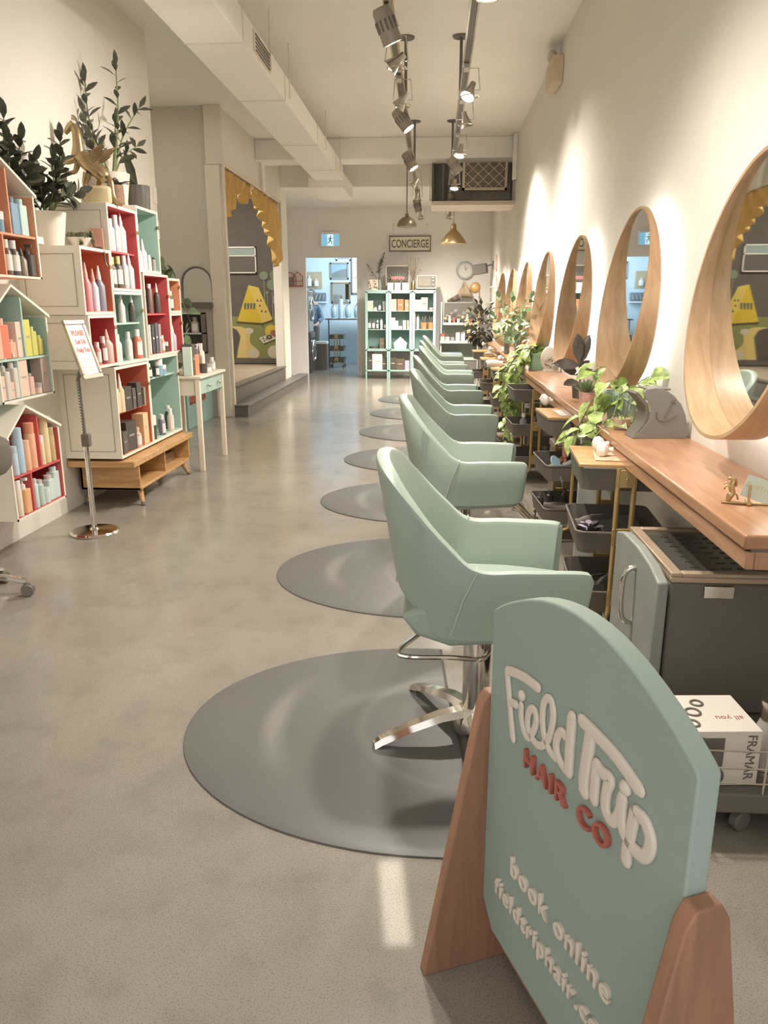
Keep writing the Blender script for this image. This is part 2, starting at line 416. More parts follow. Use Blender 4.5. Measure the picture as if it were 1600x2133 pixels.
for i in range(7):
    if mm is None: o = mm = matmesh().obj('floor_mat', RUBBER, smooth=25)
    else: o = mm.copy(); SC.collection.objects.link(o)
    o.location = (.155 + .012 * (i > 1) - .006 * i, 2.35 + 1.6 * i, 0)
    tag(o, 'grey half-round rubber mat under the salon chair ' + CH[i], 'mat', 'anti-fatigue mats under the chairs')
# ---------------- salon chairs ----------------
def chair_shell():
    # stations: outer top (x,y,z), outer bottom (x,y,z), thickness
    S = [((.30, -.275, .645), (.285, -.235, .475)), ((.27, -.285, .662), (.25, -.245, .455)), ((.10, -.30, .665), (.08, -.25, .442)), ((-.03, -.302, .668), (-.10, -.245, .44)),
         ((-.12, -.29, .74), (-.155, -.225, .46)), ((-.22, -.262, .845), (-.205, -.19, .515)), ((-.29, -.205, .915), (-.245, -.14, .55)), ((-.325, -.10, .945), (-.262, -.07, .562)),
         ((-.333, 0, .952), (-.266, 0, .565))]
    def spl(k, j, n=5): return crom([s[k] for s in S], n)
    S2 = S + [tuple((p[0], -p[1], p[2]) for p in s) for s in S[-2::-1]]
    T = crom([s[0] for s in S2], 5); Bo = crom([s[1] for s in S2], 5)
    n = len(T); rows = []
    for i in range(n):
        a, c = T[max(i - 1, 0)], T[min(i + 1, n - 1)]
        tn = (c - a); tn.z = 0; tn.normalize(); inw = V((tn.y, -tn.x, 0)) * -1
        # inward direction towards the seat centre
        if inw.dot(V((0, 0, 0)) - V((T[i].x + .0, T[i].y, 0))) < 0: inw = -inw
        u = (T[i] - Bo[i])
        th = .044
        rows.append([Bo[i], Bo[i] + u * .5, T[i] - u.normalized() * .012, T[i] + inw * .006 , T[i] + inw * (th * .5) + V((0, 0, .004)), T[i] + inw * th - V((0, 0, .003)),
                     T[i] + inw * (th + .004) - V((0, 0, .016)), Bo[i] + u * .5 + inw * (th + .006), V((Bo[i].x, Bo[i].y, max(.47, Bo[i].z))) + inw * (th + .004), Bo[i] + inw * th])
    b = B(); m = len(rows[0]); vs = [p for r in rows for p in r]; fs = []
    for i in range(n - 1):
        for k in range(m): fs.append((i * m + k, i * m + (k + 1) % m, (i + 1) * m + (k + 1) % m, (i + 1) * m + k))
    fs += [tuple(range(m))[::-1], tuple(range((n - 1) * m, n * m))]
    return b.add(vs, fs)
def make_chair():
    t = thing('salon_chair', '', 'chair', group='mint salon chairs facing the mirror wall')
    chair_shell().obj('shell', MINT, t, smooth=60, bev=.004)
    b = B(); b.prism([(-.245, .50), (-.2, .44), (-.1, .405), (.25, .43), (.285, .47), (.28, .505), (.1, .52), (-.2, .525)], -.225, .225, axis='y')
    b.obj('seat', MINT, t, bev=.015)
    # bolster under the back edge of the seat
    B().lathe([(0, -.2), (.045, -.2), (.052, -.19), (.052, .19), (.045, .2), (0, .2)], 18, (-.135, 0, .462), M=Matrix.Rotation(R(90), 4, 'X')).obj('bolster', MINT, t)
    b = B()
    for s in (-1, 1):
        b.tube([(-.03, s * .3035, .666), (-.065, s * .285, .58), (-.098, s * .2465, .45)], .0016, 5)
        b.tube([(-.03, s * .30, .671), (-.028, s * .262, .673)], .0018, 5)
    b.obj('stitching', STITCH, t)
    b = B(); b.tube([(0, 0, .03), (0, 0, .41)], .046, 20); b.obj('column', CHROME, t)
    B().box(-.1, .12, -.09, .09, .385, .415).obj('seat_plate', STEEL, t, bev=.004)
    B().lathe([(.0, .012), (.075, .012), (.08, .04), (.06, .085), (.047, .1)], 20).obj('hub', CHROME, t)
    for a in (200, 128, 56, -16, -88):
        bl = B(); A = R(a); M = Matrix.Rotation(A, 4, 'Z')
        pr_ = [(.04, .095, .034), (.13, .088, .03), (.24, .062, .025), (.33, .032, .021), (.355, .018, .017)]
        vs = []
        for x, z, wd in pr_: vs += [M @ V((x, -wd, z - .02)), M @ V((x, -wd * .6, z)), M @ V((x, wd * .6, z)), M @ V((x, wd, z - .02))]
        fs = [(0, 1, 2, 3)] + [(i * 4 + k, i * 4 + (k + 1) % 4, i * 4 + 4 + (k + 1) % 4, i * 4 + 4 + k) for i in range(4) for k in range(4)] + [(19, 18, 17, 16)]
        bl.add(vs, fs); bl.lathe([(.014, 0), (.014, .016), (0, .016)], 10, M @ V((.335, 0, 0)))
        bl.obj('leg', CHROME, t, smooth=50)
    B().tube([(-.13, .03, .42), (-.17, -.02, .375), (-.245, -.2, .385), (-.23, -.235, .378), (-.1, -.2, .362), (0, -.13, .325), (.03, -.06, .315)], .008, 8, smooth=4).obj('release_bar', CHROME, t)
    # footrest
    b = B()
    for s in (-1, 1): b.tube([(.24, s * .07, .43), (.33, s * .07, .34), (.40, s * .07, .27)], .011, 8)
    b.tube([(.395, -.08, .275), (.385, -.17, .285), (.43, -.21, .245), (.47, -.17, .2), (.47, .17, .2), (.43, .21, .245), (.385, .17, .285), (.395, .08, .275)], .009, 8, closed=True)
    b.obj('footrest', CHROME, t)
    return t
c0 = None
for i in range(7):
    c = c0 = make_chair() if c0 is None else None
    if c is None: break
    chairs = [c]
    for k in range(1, 7): chairs.append(copy_tree(c))
    for k, c in enumerate(chairs):
        c.location = (.16 + [0, 0, .0, -.02, .0, -.02, -.0][k], 2.33 + 1.6 * k + [0, -.03, .04, 0, .1, -.05, .1][k], .016)
        c.rotation_euler.z = R([0, 0, -1, 2, -2, 1, -2][k]); c['label'] = 'mint vinyl salon armchair on chrome base, ' + CH[k]
    break
# ---------------- A-frame sign ----------------
LN = V((.1241, 1.3957, 0)); U = V((.3735, -.9276, 0)); N_ = V((-.9276, -.3735, 0))
sg = thing('standing_sign', 'mint arched sign board with cream FieldTrip lettering standing in wooden braces', 'sign', tuple(LN))
BM = bas(U, V((0, 0, 1)), -U.cross(V((0, 0, 1))) if U.cross(V((0, 0, 1))).dot(N_) < 0 else U.cross(V((0, 0, 1))), (0, 0, 0))
BM = bas(U, V((0, 0, 1)), N_, (0, 0, 0))
arch = [(0, .83)] + [(.575 * (.5 - .5 * cos(pi * k / 24)), .832 + .103 * sin(pi * (.5 - .5 * cos(pi * k / 24))) ** .85) for k in range(1, 24)] + [(.575, .83)]
arch += [(.575, .2), (.53, .125), (.045, .125), (0, .175)]
b = B(); b.prism(arch, -.036, 0, BM)
b.obj('board', mat('sign_mint_paint', (152, 168, 159), .6, var=.02, scale=4), sg, bev=.0035)
SIGNW = mat('cream_lettering', (224, 212, 198), .5, var=.01)
strokes = [[(0.072, 0.738), (0.083, 0.698), (0.097, 0.646), (0.107, 0.615)], [(0.074, 0.740), (0.103, 0.75), (0.145, 0.758), (0.185, 0.761)], [(0.086, 0.683), (0.113, 0.69)],
[(0.131, 0.699), (0.134, 0.672), (0.147, 0.653), (0.164, 0.651), (0.18, 0.676), (0.187, 0.698), (0.18, 0.713), (0.168, 0.711), (0.158, 0.694), (0.158, 0.671), (0.174, 0.657), (0.196, 0.655), (0.215, 0.667), (0.233, 0.695), (0.24, 0.734), (0.232, 0.757), (0.219, 0.758), (0.207, 0.74), (0.207, 0.707), (0.217, 0.682), (0.236, 0.667), (0.257, 0.666)],
[(0.283, 0.72), (0.268, 0.722), (0.256, 0.704), (0.255, 0.684), (0.265, 0.671), (0.282, 0.664), (0.296, 0.664)], [(0.295, 0.764), (0.295, 0.715), (0.296, 0.664)],
[(0.322, 0.773), (0.364, 0.771), (0.42, 0.764), (0.472, 0.747)], [(0.349, 0.765), (0.345, 0.724), (0.341, 0.681), (0.344, 0.659)],
[(0.37, 0.724), (0.37, 0.703), (0.37, 0.662)], [(0.37, 0.724), (0.383, 0.72), (0.406, 0.721), (0.4, 0.7), (0.399, 0.673), (0.408, 0.66), (0.423, 0.662), (0.434, 0.683), (0.437, 0.711)],
[(0.437, 0.711), (0.439, 0.677), (0.448, 0.661), (0.463, 0.652), (0.479, 0.651), (0.494, 0.655), (0.504, 0.671), (0.504, 0.692), (0.489, 0.709), (0.468, 0.709)],
[(0.468, 0.709), (0.463, 0.673), (0.458, 0.639), (0.458, 0.619)]]
RD = [.0082, .0098, .0085, .0078, .0088, .0115, .0115, .0135, .0112, .0108, .0112, .0112]
b = B(); b.asp = .42
for s, r in zip(strokes, RD):
    b.tube([BM @ V((u, z, .003)) for u, z in s], r, 10, flat=tuple(N_), smooth=5 if len(s) > 2 else 0)
    for u, z in (s[0], s[-1]): b.lathe([(max(1e-7, sin(pi * k_ / 8)), -cos(pi * k_ / 8)) for k_ in range(9)], 12, M=BM @ bas(V((r * .97, 0, 0)), V((0, r * .97, 0)), V((0, 0, r * .4)), (u, z, .003)))
for u, z, r in ((.131, .718, .011), (.441, .730, .0125)): b.lathe([(max(1e-7, sin(pi * k_ / 8)), -cos(pi * k_ / 8)) for k_ in range(9)], 14, M=BM @ bas(V((r, 0, 0)), V((0, r, 0)), V((0, 0, r * .55)), (u, z, .003)))
b.obj('script_lettering', SIGNW, sg, smooth=70)
def signtext(nm, s, u, z, size, ext, m, slope, off=0, bev=0, space=1, sx=1):
    a = math.atan(slope); X = V((cos(a), sin(a), 0)); Y = V((-sin(a), cos(a), 0))
    M = BM @ bas(X * sx, Y, V((0, 0, 1)), (u, z, ext + .0005))
    return text(nm, s, size, ext, m, sg, M, off, bev, space=space)
signtext('red_word', 'HAIR', .154, .59, .05, .004, mat('red_lettering', (176, 98, 84), .5), .05, .0004, .0003, 1.22, 1.1)
signtext('red_word', 'CO', .330, .599, .05, .004, MATS['red_lettering'], .05, .0004, .0003, 1.22, 1.1)
signtext('booking_line', 'book online', .125, .333, .056, .003, SIGNW, .05, 0, .0012, 1.14, 1.06)
signtext('website_line', 'fieldtriphair.com', .067, .243, .052, .003, SIGNW, .05, 0, .0012, 1.12, 1.05)
for s, nm in ((0, 'far'), (1, 'near')):
    u0 = -.028 if s == 0 else .575
    pb = [(-.15, 0), (.15, 0), (.035, .63), (.02, .655), (-.02, .655), (-.035, .63)]
    M = bas(N_, V((0, 0, 1)), U, (0, 0, 0)); o_ = U * u0 + N_ * -.018
    M.translation = o_
    b = B(); b.prism([(-.155, 0), (-.02, 0), (-.0, .655), (-.0, .655), (-.03, .65)], 0, .028, M) if 0 else b.prism(pb, 0, .028, M)
    b.obj('brace', BRACE, sg, bev=.003)
# cross rail under the board joining the braces
M = bas(U, N_, V((0, 0, 1)), (0, 0, 0)); B().box(0, .575, -.14, -.05, .02, .125, M).obj('rail', BRACE, sg, bev=.003)
# ---------------- trolleys ----------------
def make_trolley(lid, lb, loc, rz, full=True):
    t = thing('salon_trolley', lb, 'trolley', loc, R(rz), 'three-tier salon trolleys under the counter')
    for z0, dx in ((.66, 0), (.385, 0), (.12, 0)):
        b = B(); x, y, h = .185, .24, .095
        o = []
        def rr(sx, sy, r=.035, n=4):
            q = []
            for cx, cy, a0 in ((sx - r, sy - r, 0), (r - sx, sy - r, 90), (r - sx, r - sy, 180), (sx - r, r - sy, 270)):
                for k in range(n + 1): a = R(a0 + 90 * k / n); q.append((cx + r * cos(a), cy + r * sin(a)))
            return q
        A = rr(x, y); C_ = rr(x * .93, y * .94); D = rr(x * .9, y * .91)
        n = len(A); vs = [(u, v, z0) for u, v in C_] + [(u, v, z0 + h) for u, v in A] + [(u * .975, v * .98, z0 + h) for u, v in A] + [(u, v, z0 + .006) for u, v in D]
        fs = [tuple(range(n))[::-1], tuple(range(3 * n, 4 * n))]
        for q in range(3): fs += [(q * n + i, q * n + (i + 1) % n, (q + 1) * n + (i + 1) % n, (q + 1) * n + i) for i in range(n)]
        b.add(vs, fs); b.tube([(u, v, z0 + h) for u, v in A], .005, 6, closed=True)
        b.obj('tray', BLACKM, t, smooth=40)
    for s in (-1, 1):
        for u in (-.032, .032):
            b = B(); b.tube([(u, s * .252, .76), (u, s * .252, .14), (u * 1.3, s * .252, .1), (u * 3, s * .252, .082), (u * 5, s * .252, .078)], .011, 10)
            b.obj('post', GOLD, t)
        for z in (.68, .43, .16):
            o = B().box(-.042, .042, s * .243, s * .262, z, z + .075).obj('bracket', GOLD, t, bev=.002); B().sphere((0, s * .264, z + .037), .006, 8).obj('screw', CHROME, o)
    for sx in (-1, 1):
        for sy in (-1, 1):
            c = B(); c.lathe([(0, -.012), (.022, -.012), (.027, -.008), (.027, .008), (.022, .012), (0, .012)], 14, (sx * .155, sy * .2, .027), M=Matrix.Rotation(R(90), 4, 'X'))
            c.tube([(sx * .155, sy * .2, .05), (sx * .155, sy * .2, .1)], .006, 6)
            c.obj('caster', BLACK, t)
    if lid:
        B().box(-.19, .19, -.235, .2, .757, .772).obj('wooden_lid', OAK, t, bev=.003)
    return t
T1 = make_trolley(1, 'black trolley with gold posts and wooden lid under the nearest counter joint', (.815, 3.38, 0), -4)
make_trolley(1, 'black trolley with wooden lid holding brushes, second nearest the camera', (.855, 4.78, 0), 3)
make_trolley(0, 'black trolley with gold posts under the trailing variegated vine', (.82, 6.45, 0), 2)
make_trolley(1, 'black trolley with gold posts and wooden lid beyond the trailing vine', (.80, 8.3, 0), 0)
make_trolley(1, 'farther black trolley with pale wooden lid beside the fifth chair', (.78, 9.9, 0), 0)
make_trolley(1, 'farthest black trolley with wooden lid near the polish rack', (.76, 11.6, 0), 0)
# things on the trolleys
def pbox(name, lb, cat, x, y, z, sx, sy, sz, m, rz=0, grp=None, bev=.002, extra=None):
    o = B().box(-sx / 2, sx / 2, -sy / 2, sy / 2, 0, sz).obj(name, m, loc=(x, y, z), rot=(0, 0, R(rz)), bev=bev)
    return tag(o, lb, cat, grp)
def hairdryer(x, y, z, rz, lb, m=None, tilt=20):
    t = thing('hair_dryer', lb, 'hair dryer', (x, y, z), R(rz))
    M = Matrix.Rotation(R(90), 4, 'Y')
    B().lathe([(0, -.09), (.03, -.088), (.038, -.06), (.04, 0), (.034, .05), (.026, .07), (.026, .10), (.02, .10)], 16, (0, 0, .05), M=M).obj('barrel', m or BLACK, t)
    B().tube([(-.02, 0, .04), (-.03, .07, .03), (-.03, .13, .02)], [.02, .017, .016], 12).obj('handle', m or BLACK, t)
    B().lathe([(.0, .0), (.03, .0), (.03, -.012), (0, -.012)], 14, (-.085, 0, .05), M=M).obj('rear_grille', DGREY, t)
    return t
hairdryer(.80, 3.34, .132, 60, 'black hair dryer in the bottom tray of the nearest trolley')
hairdryer(.74, 3.42, .397, 200, 'black hair dryer in the middle tray of the nearest trolley')
t = tag(B().tube([(.80, 3.34, .16), (.86, 3.26, .2), (.92, 3.3, .22), (.95, 3.42, .2), (.88, 3.52, .17), (.76, 3.5, .16), (.72, 3.38, .17), (.78, 3.3, .18), (.9, 3.24, .2)], .006, 8, smooth=5).obj('power_cord', BLACK), 'coiled black cord in the bottom tray of the nearest trolley', 'cord')
b = B()
for k in range(9):
    a = k * .7; b.leaf((.70 + .02 * cos(a * 1.3), 3.3 + .035 * sin(a * 2), .455 + .006 * (k % 3)), (cos(a), sin(a), .4), (0, 0, 1), .045, .03, .1)
tag(b.obj('hair_scrunchie', mat('lilac_cloth', (200, 184, 208), .8)), 'crumpled lilac patterned cloth in the middle tray of the nearest trolley', 'scrunchie')
tag(B().rbox(-.09, .09, -.12, .12, 0, .018, .02).obj('tool_tray', DGREY, loc=(.84, 3.34, .44), rot=(R(10), 0, 0), bev=.004), 'shallow dark dish lying in the middle tray of the nearest trolley', 'dish')
for i, (dx, dy, c, h) in enumerate(((0, 0, (188, 122, 112), .17), (-.05, .03, (150, 110, 86), .15), (-.09, -.02, (170, 170, 166), .16), (-.1, .06, (196, 150, 118), .14))):
    t = thing('round_brush', ['pink round hair brush standing in the second trolley', 'brown wooden hair brush lying in the second trolley', 'grey handled hair brush lying in the second trolley', 'tan wooden brush at the rim of the second trolley'][i], 'brush', (.80 + dx, 4.58 + dy, .45), R(40 * i))
    if i == 0: t.rotation_euler = (R(5), R(-4), 0)
    else: t.rotation_euler = (R(70), 0, R(60 + 20 * i))
    B().lathe([(0, 0), (.008, .002), (.01, h * .45), (.007, h * .5), (0, h * .5)], 10).obj('handle', pmat(c), t)
    B().lathe([(0, h * .48), (.018, h * .5), (.018, h), (0, h)], 12).obj('brush_head', pmat(c), t)
t = thing('paddle_brush', 'pale blue oval brush in the middle tray of the second trolley', 'brush', (.74, 4.60, .485), R(30)); t.rotation_euler = (R(55), 0, R(30))
B().lathe([(0, 0), (.03, .002), (.034, .008), (.03, .014), (0, .016)], 16, M=DG(1, 1.5, 1)).obj('pad', pmat((158, 188, 204)), t); B().tube([(0, -.04, .006), (0, -.13, .006)], .008).obj('handle', BLACK, t)
hairdryer(.80, 4.70, .132, 150, 'black hair dryer in the bottom tray of the second trolley')
o = pbox('photo_card', 'printed card lying on the wooden lid of the second trolley', 'card', .85, 4.72, .773, .2, .26, .004, mat('card_print', (196, 206, 198), .5, var=.3, scale=40), 3)
o = pbox('papers', 'loose printed papers on the wooden lid of the nearest trolley', 'papers', .80, 3.32, .773, .2, .22, .004, mat('paper_print', (216, 190, 160), .6, var=.2, scale=50), -8)
for i, (x, y, h, c, nm) in enumerate(((.70, 4.86, .12, (86, 82, 78), 'black'), (.78, 4.98, .1, (92, 90, 90), 'dark grey'), (.86, 4.90, .13, (86, 82, 78), 'taller black'))):
    t = thing('styling_bottle', nm + ' styling bottle in the bottom tray of the second trolley', 'bottle', (x, y, .127)); B().lathe([(0, 0), (.022, 0), (.022, h * .7), (.01, h * .8), (.01, h)], 12).obj('bottle_body', pmat(c), t); B().lathe([(.012, h * .82), (.012, h), (0, h)], 12).obj('cap', BLACK, t)
for i, (x, y, z, h, c, nm) in enumerate(((.74, 6.3, .392, .17, (150, 150, 150), 'grey spray bottle'), (.82, 6.28, .392, .14, (210, 206, 200), 'white squeeze bottle'), (.9, 6.32, .392, .12, (220, 216, 210), 'short white bottle'), (.76, 6.5, .392, .13, (196, 190, 196), 'pale bottle'))):
    t = thing('spray_bottle', nm + ' in the middle tray of the trolley under the vine', 'bottle', (x, y, z)); B().lathe([(0, 0), (.028, 0), (.028, h * .6), (.012, h * .75), (.012, h * .82)], 14).obj('bottle_body', pmat(c), t); B().lathe([(.014, h * .8), (.014, h), (.0, h)], 12).obj('cap', WHITE, t)
hairdryer(.62, 8.15, .76 if 0 else .775, 20, 'white and chrome hair dryer on the trolley beyond the vine', WHITE)
hairdryer(.72, 9.8, .775, 200, 'silver hair dryer on the farther trolley', STEEL)
pbox('tool_case', 'brown ribbed case standing on the trolley beyond the trailing vine', 'case', .80, 8.36, .773, .2, .16, .0 + .035, mat('mauve_case', (142, 126, 120), .5), 0)
# a row of dark floor bins and cases under the counter
for i, (x, y, sx, sy, sz, lb) in enumerate(((.98, 5.6, .2, .3, .45, 'tall black storage box against the wall behind the third chair'), (.98, 7.3, .25, .35, .5, 'black storage box under the counter between the third and fourth trolleys'),
        (.96, 9.1, .25, .35, .5, 'dark storage box under the counter beneath the globe'), (.96, 10.8, .25, .4, .55, 'dark brown cabinet under the far counter section'))):
    t = thing('storage_box', lb, 'box', (x, y, 0)); B().box(-sx / 2, sx / 2, -sy / 2, sy / 2, 0, sz * .9).obj('box_body', [BLACK, BLACK, CHAR, mat('dark_walnut', (110, 88, 74), .5)][i], t, bev=.008); B().box(-sx / 2 - .006, sx / 2 + .006, -sy / 2 - .006, sy / 2 + .006, sz * .9, sz).obj('lid', DGREY, t, bev=.006)
# bench leg panel at the wall under the counter
tag(B().box(-.17, .17, -.02, .02, 0, .76).obj('counter_support', mat('grey_support_paint', (168, 168, 160), .7), loc=(.98, 4.2, 0)), 'grey upright panel supporting the counter beyond the nearest trolley', 'panel')
# ---------------- towel cabinet on its wire cart ----------------
ct = thing('wire_cart', 'low black cart with thin wire rail at the near end under the counter', 'cart', (.9, 2.32, 0))
B().box(-.24, .22, -.47, .48, .075, .135).obj('platform', BLACK, ct, bev=.006)
for z in (.165, .21, .262): B().tube([(-.235, .48, z), (-.235, -.465, z), (.22, -.465, z), (.22, .48, z)], .0028, 6).obj('wire_rail', CHROME, ct)
b = B()
for p in ((-.235, -.465), (-.235, 0), (-.235, .47), (.0, -.465), (.22, -.465)): b.tube([(p[0], p[1], .12), (p[0], p[1], .262)], .003, 6)
b.obj('rail_upright', CHROME, ct)
for sx, sy in ((-.035, -.43), (.17, -.38), (-.17, .4), (.17, .4)):
    c = B(); c.lathe([(0, -.014), (.026, -.014), (.031, -.01), (.031, .01), (.026, .014), (0, .014)], 16, (sx, sy, .031), M=Matrix.Rotation(R(90), 4, 'X') @ Matrix.Rotation(R(30), 4, 'Y')); wl = c.obj('caster', DGREY, ct)
    B().tube([(sx, sy, .05), (sx, sy, .078)], .008, 8).obj('caster_stem', CHROME, ct)
cb = thing('towel_warmer', 'black towel cabinet with grey door and chrome handle under the counter end', 'cabinet', (.93, 2.53, .137))
B().box(-.19, .2, -.25, .27, 0, .44).obj('cabinet_body', BLACK, cb, bev=.008)
B().prism([(-.27, 0), (.28, 0), (.28, .45), (.18, .475), (-.0, .482), (-.17, .47), (-.27, .445)], -.235, -.2, axis='x').obj('door', mat('blue_grey_door', (140, 144, 138), .45), cb, bev=.006)
B().tube([(-.235, -.02, .21), (-.262, -.02, .22), (-.275, -.02, .26), (-.275, -.02, .36), (-.262, -.02, .4), (-.235, -.02, .41)], .01, 10, smooth=3).obj('handle', CHROME, cb)
b = B(); b.box(-.19, .2, -.25, .27, .44, .458); b.box(-.19, -.155, -.25, .27, .458, .472); b.box(.165, .2, -.25, .27, .458, .472); b.box(-.155, .165, -.25, -.22, .458, .472); b.box(-.155, .165, .24, .27, .458, .472)
b.obj('top_frame', mat('tan_metal_frame', (186, 164, 140), .35, .3), cb, bev=.003)
b = B(); b.box(-.15, .16, -.215, .235, .458, .462)
for i in range(5):
    for j in range(7): b.box(-.11 + .05 * i, -.08 + .05 * i, -.17 + .055 * j, -.163 + .055 * j, .462, .4655)
b.obj('perforated_tray', mat('tray_metal', (130, 128, 120), .25, .7), cb)
B().box(-.09, .0, -.262, -.249, .395, .435).obj('control_panel', CHROME, cb, bev=.002)
bx = thing('product_box', 'white Framar carton with black loop pattern in the wire cart', 'box', (.79, 1.985, .137), R(4))
CART = mat('white_carton', (222, 214, 204), .6, var=.02)
B().box(-.105, .1, -.1, .1, 0, .165).obj('carton', CART, bx, bev=.002)
text('brand_lettering', 'FRAMAR', .036, .0006, CHAR, bx, bas(V((0, 0, -1)), V((1, 0, 0)), V((0, -1, 0)), (.062, -.1008, .155)))
b = B()
for u, v, r in ((-.06, .12, .022), (-.08, .05, .02), (-.02, .03, .024)):
    b.tube([(u + r * cos(a * pi / 8), -.101, v + r * sin(a * pi / 8)) for a in range(16)], .005, 6, closed=True)
b.box(-.055, 0, -.1025, -.1005, .06, .145)
for u, v, r in ((-.05, .0, .02), (-.075, -.06, .018), (-.02, .05, .016)): b.tube([(u + r * cos(a * pi / 8), v + r * sin(a * pi / 8), .166) for a in range(16)], .004, 6, closed=True)
b.obj('printed_pattern', CHAR, bx)
text('script_print', 'all you', .03, .0004, pmat((170, 110, 96)), bx, bas(V((-1, 0, 0)), V((0, -1, 0)), V((0, 0, 1)), (.08, -.02, .1655)))
t = thing('pump_bottle', 'clear bottle with grey collar beside the Framar carton', 'bottle', (.96, 1.99, .137))
B().lathe([(0, 0), (.038, 0), (.04, .01), (.04, .11), (.03, .14), (.024, .15)], 20).obj('bottle_body', mat('pale_liquid', (196, 190, 180), .25), t)
B().lathe([(.027, .148), (.029, .15), (.029, .19), (.032, .192), (.032, .205), (0, .206)], 20).obj('cap', STEEL, t)
t = thing('tape_roll', 'white ring-shaped roll standing at the right edge of the wire cart', 'roll', (1.06, 1.9, .23)); t.rotation_euler = (R(90), 0, 0)
B().tube([(.03 * cos(k * pi / 12), .03 * sin(k * pi / 12), 0) for k in range(24)], .008, 8, closed=True).obj('ring', WHITE, t)
# ---------------- plants and things on the counter ----------------
def rv(s=1): return V((random.uniform(-s, s), random.uniform(-s, s), random.uniform(-s, s)))
def vine(bl, bs, pts, n, L, W, spread=.03, kind=1):
    P = crom(pts, 10); bs.tube(P, .0022, 5)
    for k in range(n):
        q = P[min(len(P) - 1, int((k + .5 + random.uniform(-.3, .3)) / n * len(P)))]
        d = rv(); d.z = d.z * .5 - .15; d.x -= .25
        d.normalize(); f = random.uniform(.75, 1.15)
        p2 = q + d * spread
        bs.tube([q, p2], .0014, 4)
        bl.leaf(p2, d + V((0, 0, -.35)), V((-.6, -.4, 1)) + rv(.5), L * f, W * f, .25, kind)
def zzstem(bl, bs, base, tip, bow, n, L, W, kind=0, r=.005):
    base, tip = V(base), V(tip); mid = (base + tip) / 2 + V(bow); P = crom([base, mid, tip], 8)
    bs.tube(P, [r, r * .5], 6)
    for k in range(n):
        i = int((.3 + .68 * (k + 1) / n) * (len(P) - 1)); q = P[i]; tn = (P[min(i + 1, len(P) - 1)] - P[i - 1]).normalized()
        sd = tn.cross(V((random.uniform(-.3, .3), 1, 0) if k % 4 < 2 else (1, .2, 0))).normalized() * (1 if k % 2 else -1)
        f = random.uniform(.75, 1.15) * (1 - .25 * k / n)
        bl.leaf(q, sd * .85 + tn * .6, tn + rv(.3), L * f, W * f, .12, kind)
    bl.leaf(P[-1], (P[-1] - P[-2]), V((0, 1, .2)), L * .8, W * .7, .1, kind)
# fluted mint pot with pothos
t = thing('potted_pothos', 'bright green pothos in a fluted mint pot trailing over the counter front', 'plant', (.93, 3.84, .8505))
b = B(); n = 60; prof = [(.064, 0), (.09, .15), (.083, .15), (.07, .02)]; vs = []
for j, (r, z) in enumerate(prof):
    for k in range(n):
        a = 2 * pi * k / n; rr = r * (1 + (.035 if k % 2 and j < 2 else 0)); vs.append((rr * cos(a), rr * sin(a), z))
b.add(vs, [(j * n + k, j * n + (k + 1) % n, (j + 1) * n + (k + 1) % n, (j + 1) * n + k) for j in range(3) for k in range(n)] + [tuple(range(n))[::-1], tuple(range(3 * n, 4 * n))])
b.obj('pot', MINTP, t, smooth=20)
B().lathe([(.08, .13), (.0, .135)], 20).obj('soil', SOIL, t)
bl, bs = B(), B(); random.seed(11)
for pts, nn in (([(0, 0, .1), (-.06, -.03, .17), (-.12, -.04, .14), (-.2, -.05, .02), (-.23, -.1, -.06)], 9), ([(0, 0, .1), (.04, -.08, .16), (.03, -.16, .13), (.02, -.22, .02)], 6),
                ([(0, 0, .1), (-.05, .06, .2), (-.09, .1, .23), (-.15, .05, .19)], 5), ([(0, 0, .1), (-.04, -.1, .13), (-.09, -.2, .05), (-.14, -.25, .01), (-.19, -.28, -.04)], 8),
                ([(0, 0, .1), (-.1, 0, .1), (-.17, .03, .03), (-.22, .02, -.05), (-.25, -.04, -.1)], 8), ([(0, 0, .1), (.08, 0, .17), (.1, -.06, .19), (.08, -.13, .15)], 5),
                ([(0, 0, .1), (-.03, -.05, .08), (-.06, -.13, .03), (-.03, -.2, .01), (.03, -.27, .02)], 6), ([(0, 0, .1), (-.09, -.07, .08), (-.2, -.12, -.03), (-.21, -.17, -.09)], 7)):
    vine(bl, bs, [(x, y, z + .03 * (z > .08)) for x, y, z in pts], nn, .10, .078, .03)
bl.obj('foliage', LEAFV, t, smooth=60); bs.obj('vines', STEMM, t)
t = thing('small_plant_bowl', 'small pinkish pot with thin tangled roots in front of the fluted pot', 'plant pot', (.87, 3.6, .8505))
B().lathe([(.03, 0), (.045, .05), (.04, .05), (.03, .012), (0, .012)], 20).obj('pot', mat('blush_clay', (206, 178, 160), .6), t); b = B()
for k in range(7): a = k * .9; b.tube([(0, 0, .03), (.04 * cos(a), .04 * sin(a), .07), (.08 * cos(a), .08 * sin(a), .02)], .0018, 5, smooth=4)
b.obj('stems', STEMM, t)
t = thing('succulent_pot', 'spiky green succulent in a speckled pink pot behind the pothos', 'plant', (.855, 4.36, .8505))
B().lathe([(.038, 0), (.045, .09), (.04, .09), (.035, .07), (0, .07)], 20).obj('pot', mat('speckled_pink_pot', (206, 160, 146), .5, var=.2, scale=60), t)
b = B()
for k in range(38):
    a = k * 2.4; e = .25 + 1.0 * (k / 38); d = V((cos(a) * cos(e), sin(a) * cos(e), sin(e))); b.leaf((d.x * .012, d.y * .012, .08), d, (0, 0, 1), .085, .014, -.15, 0)
b.obj('foliage', LEAFG, t, smooth=60)
t = thing('rubber_plant', 'dark glossy rubber plant with broad leaves below the second mirror', 'plant', (.91, 4.86, .8505))
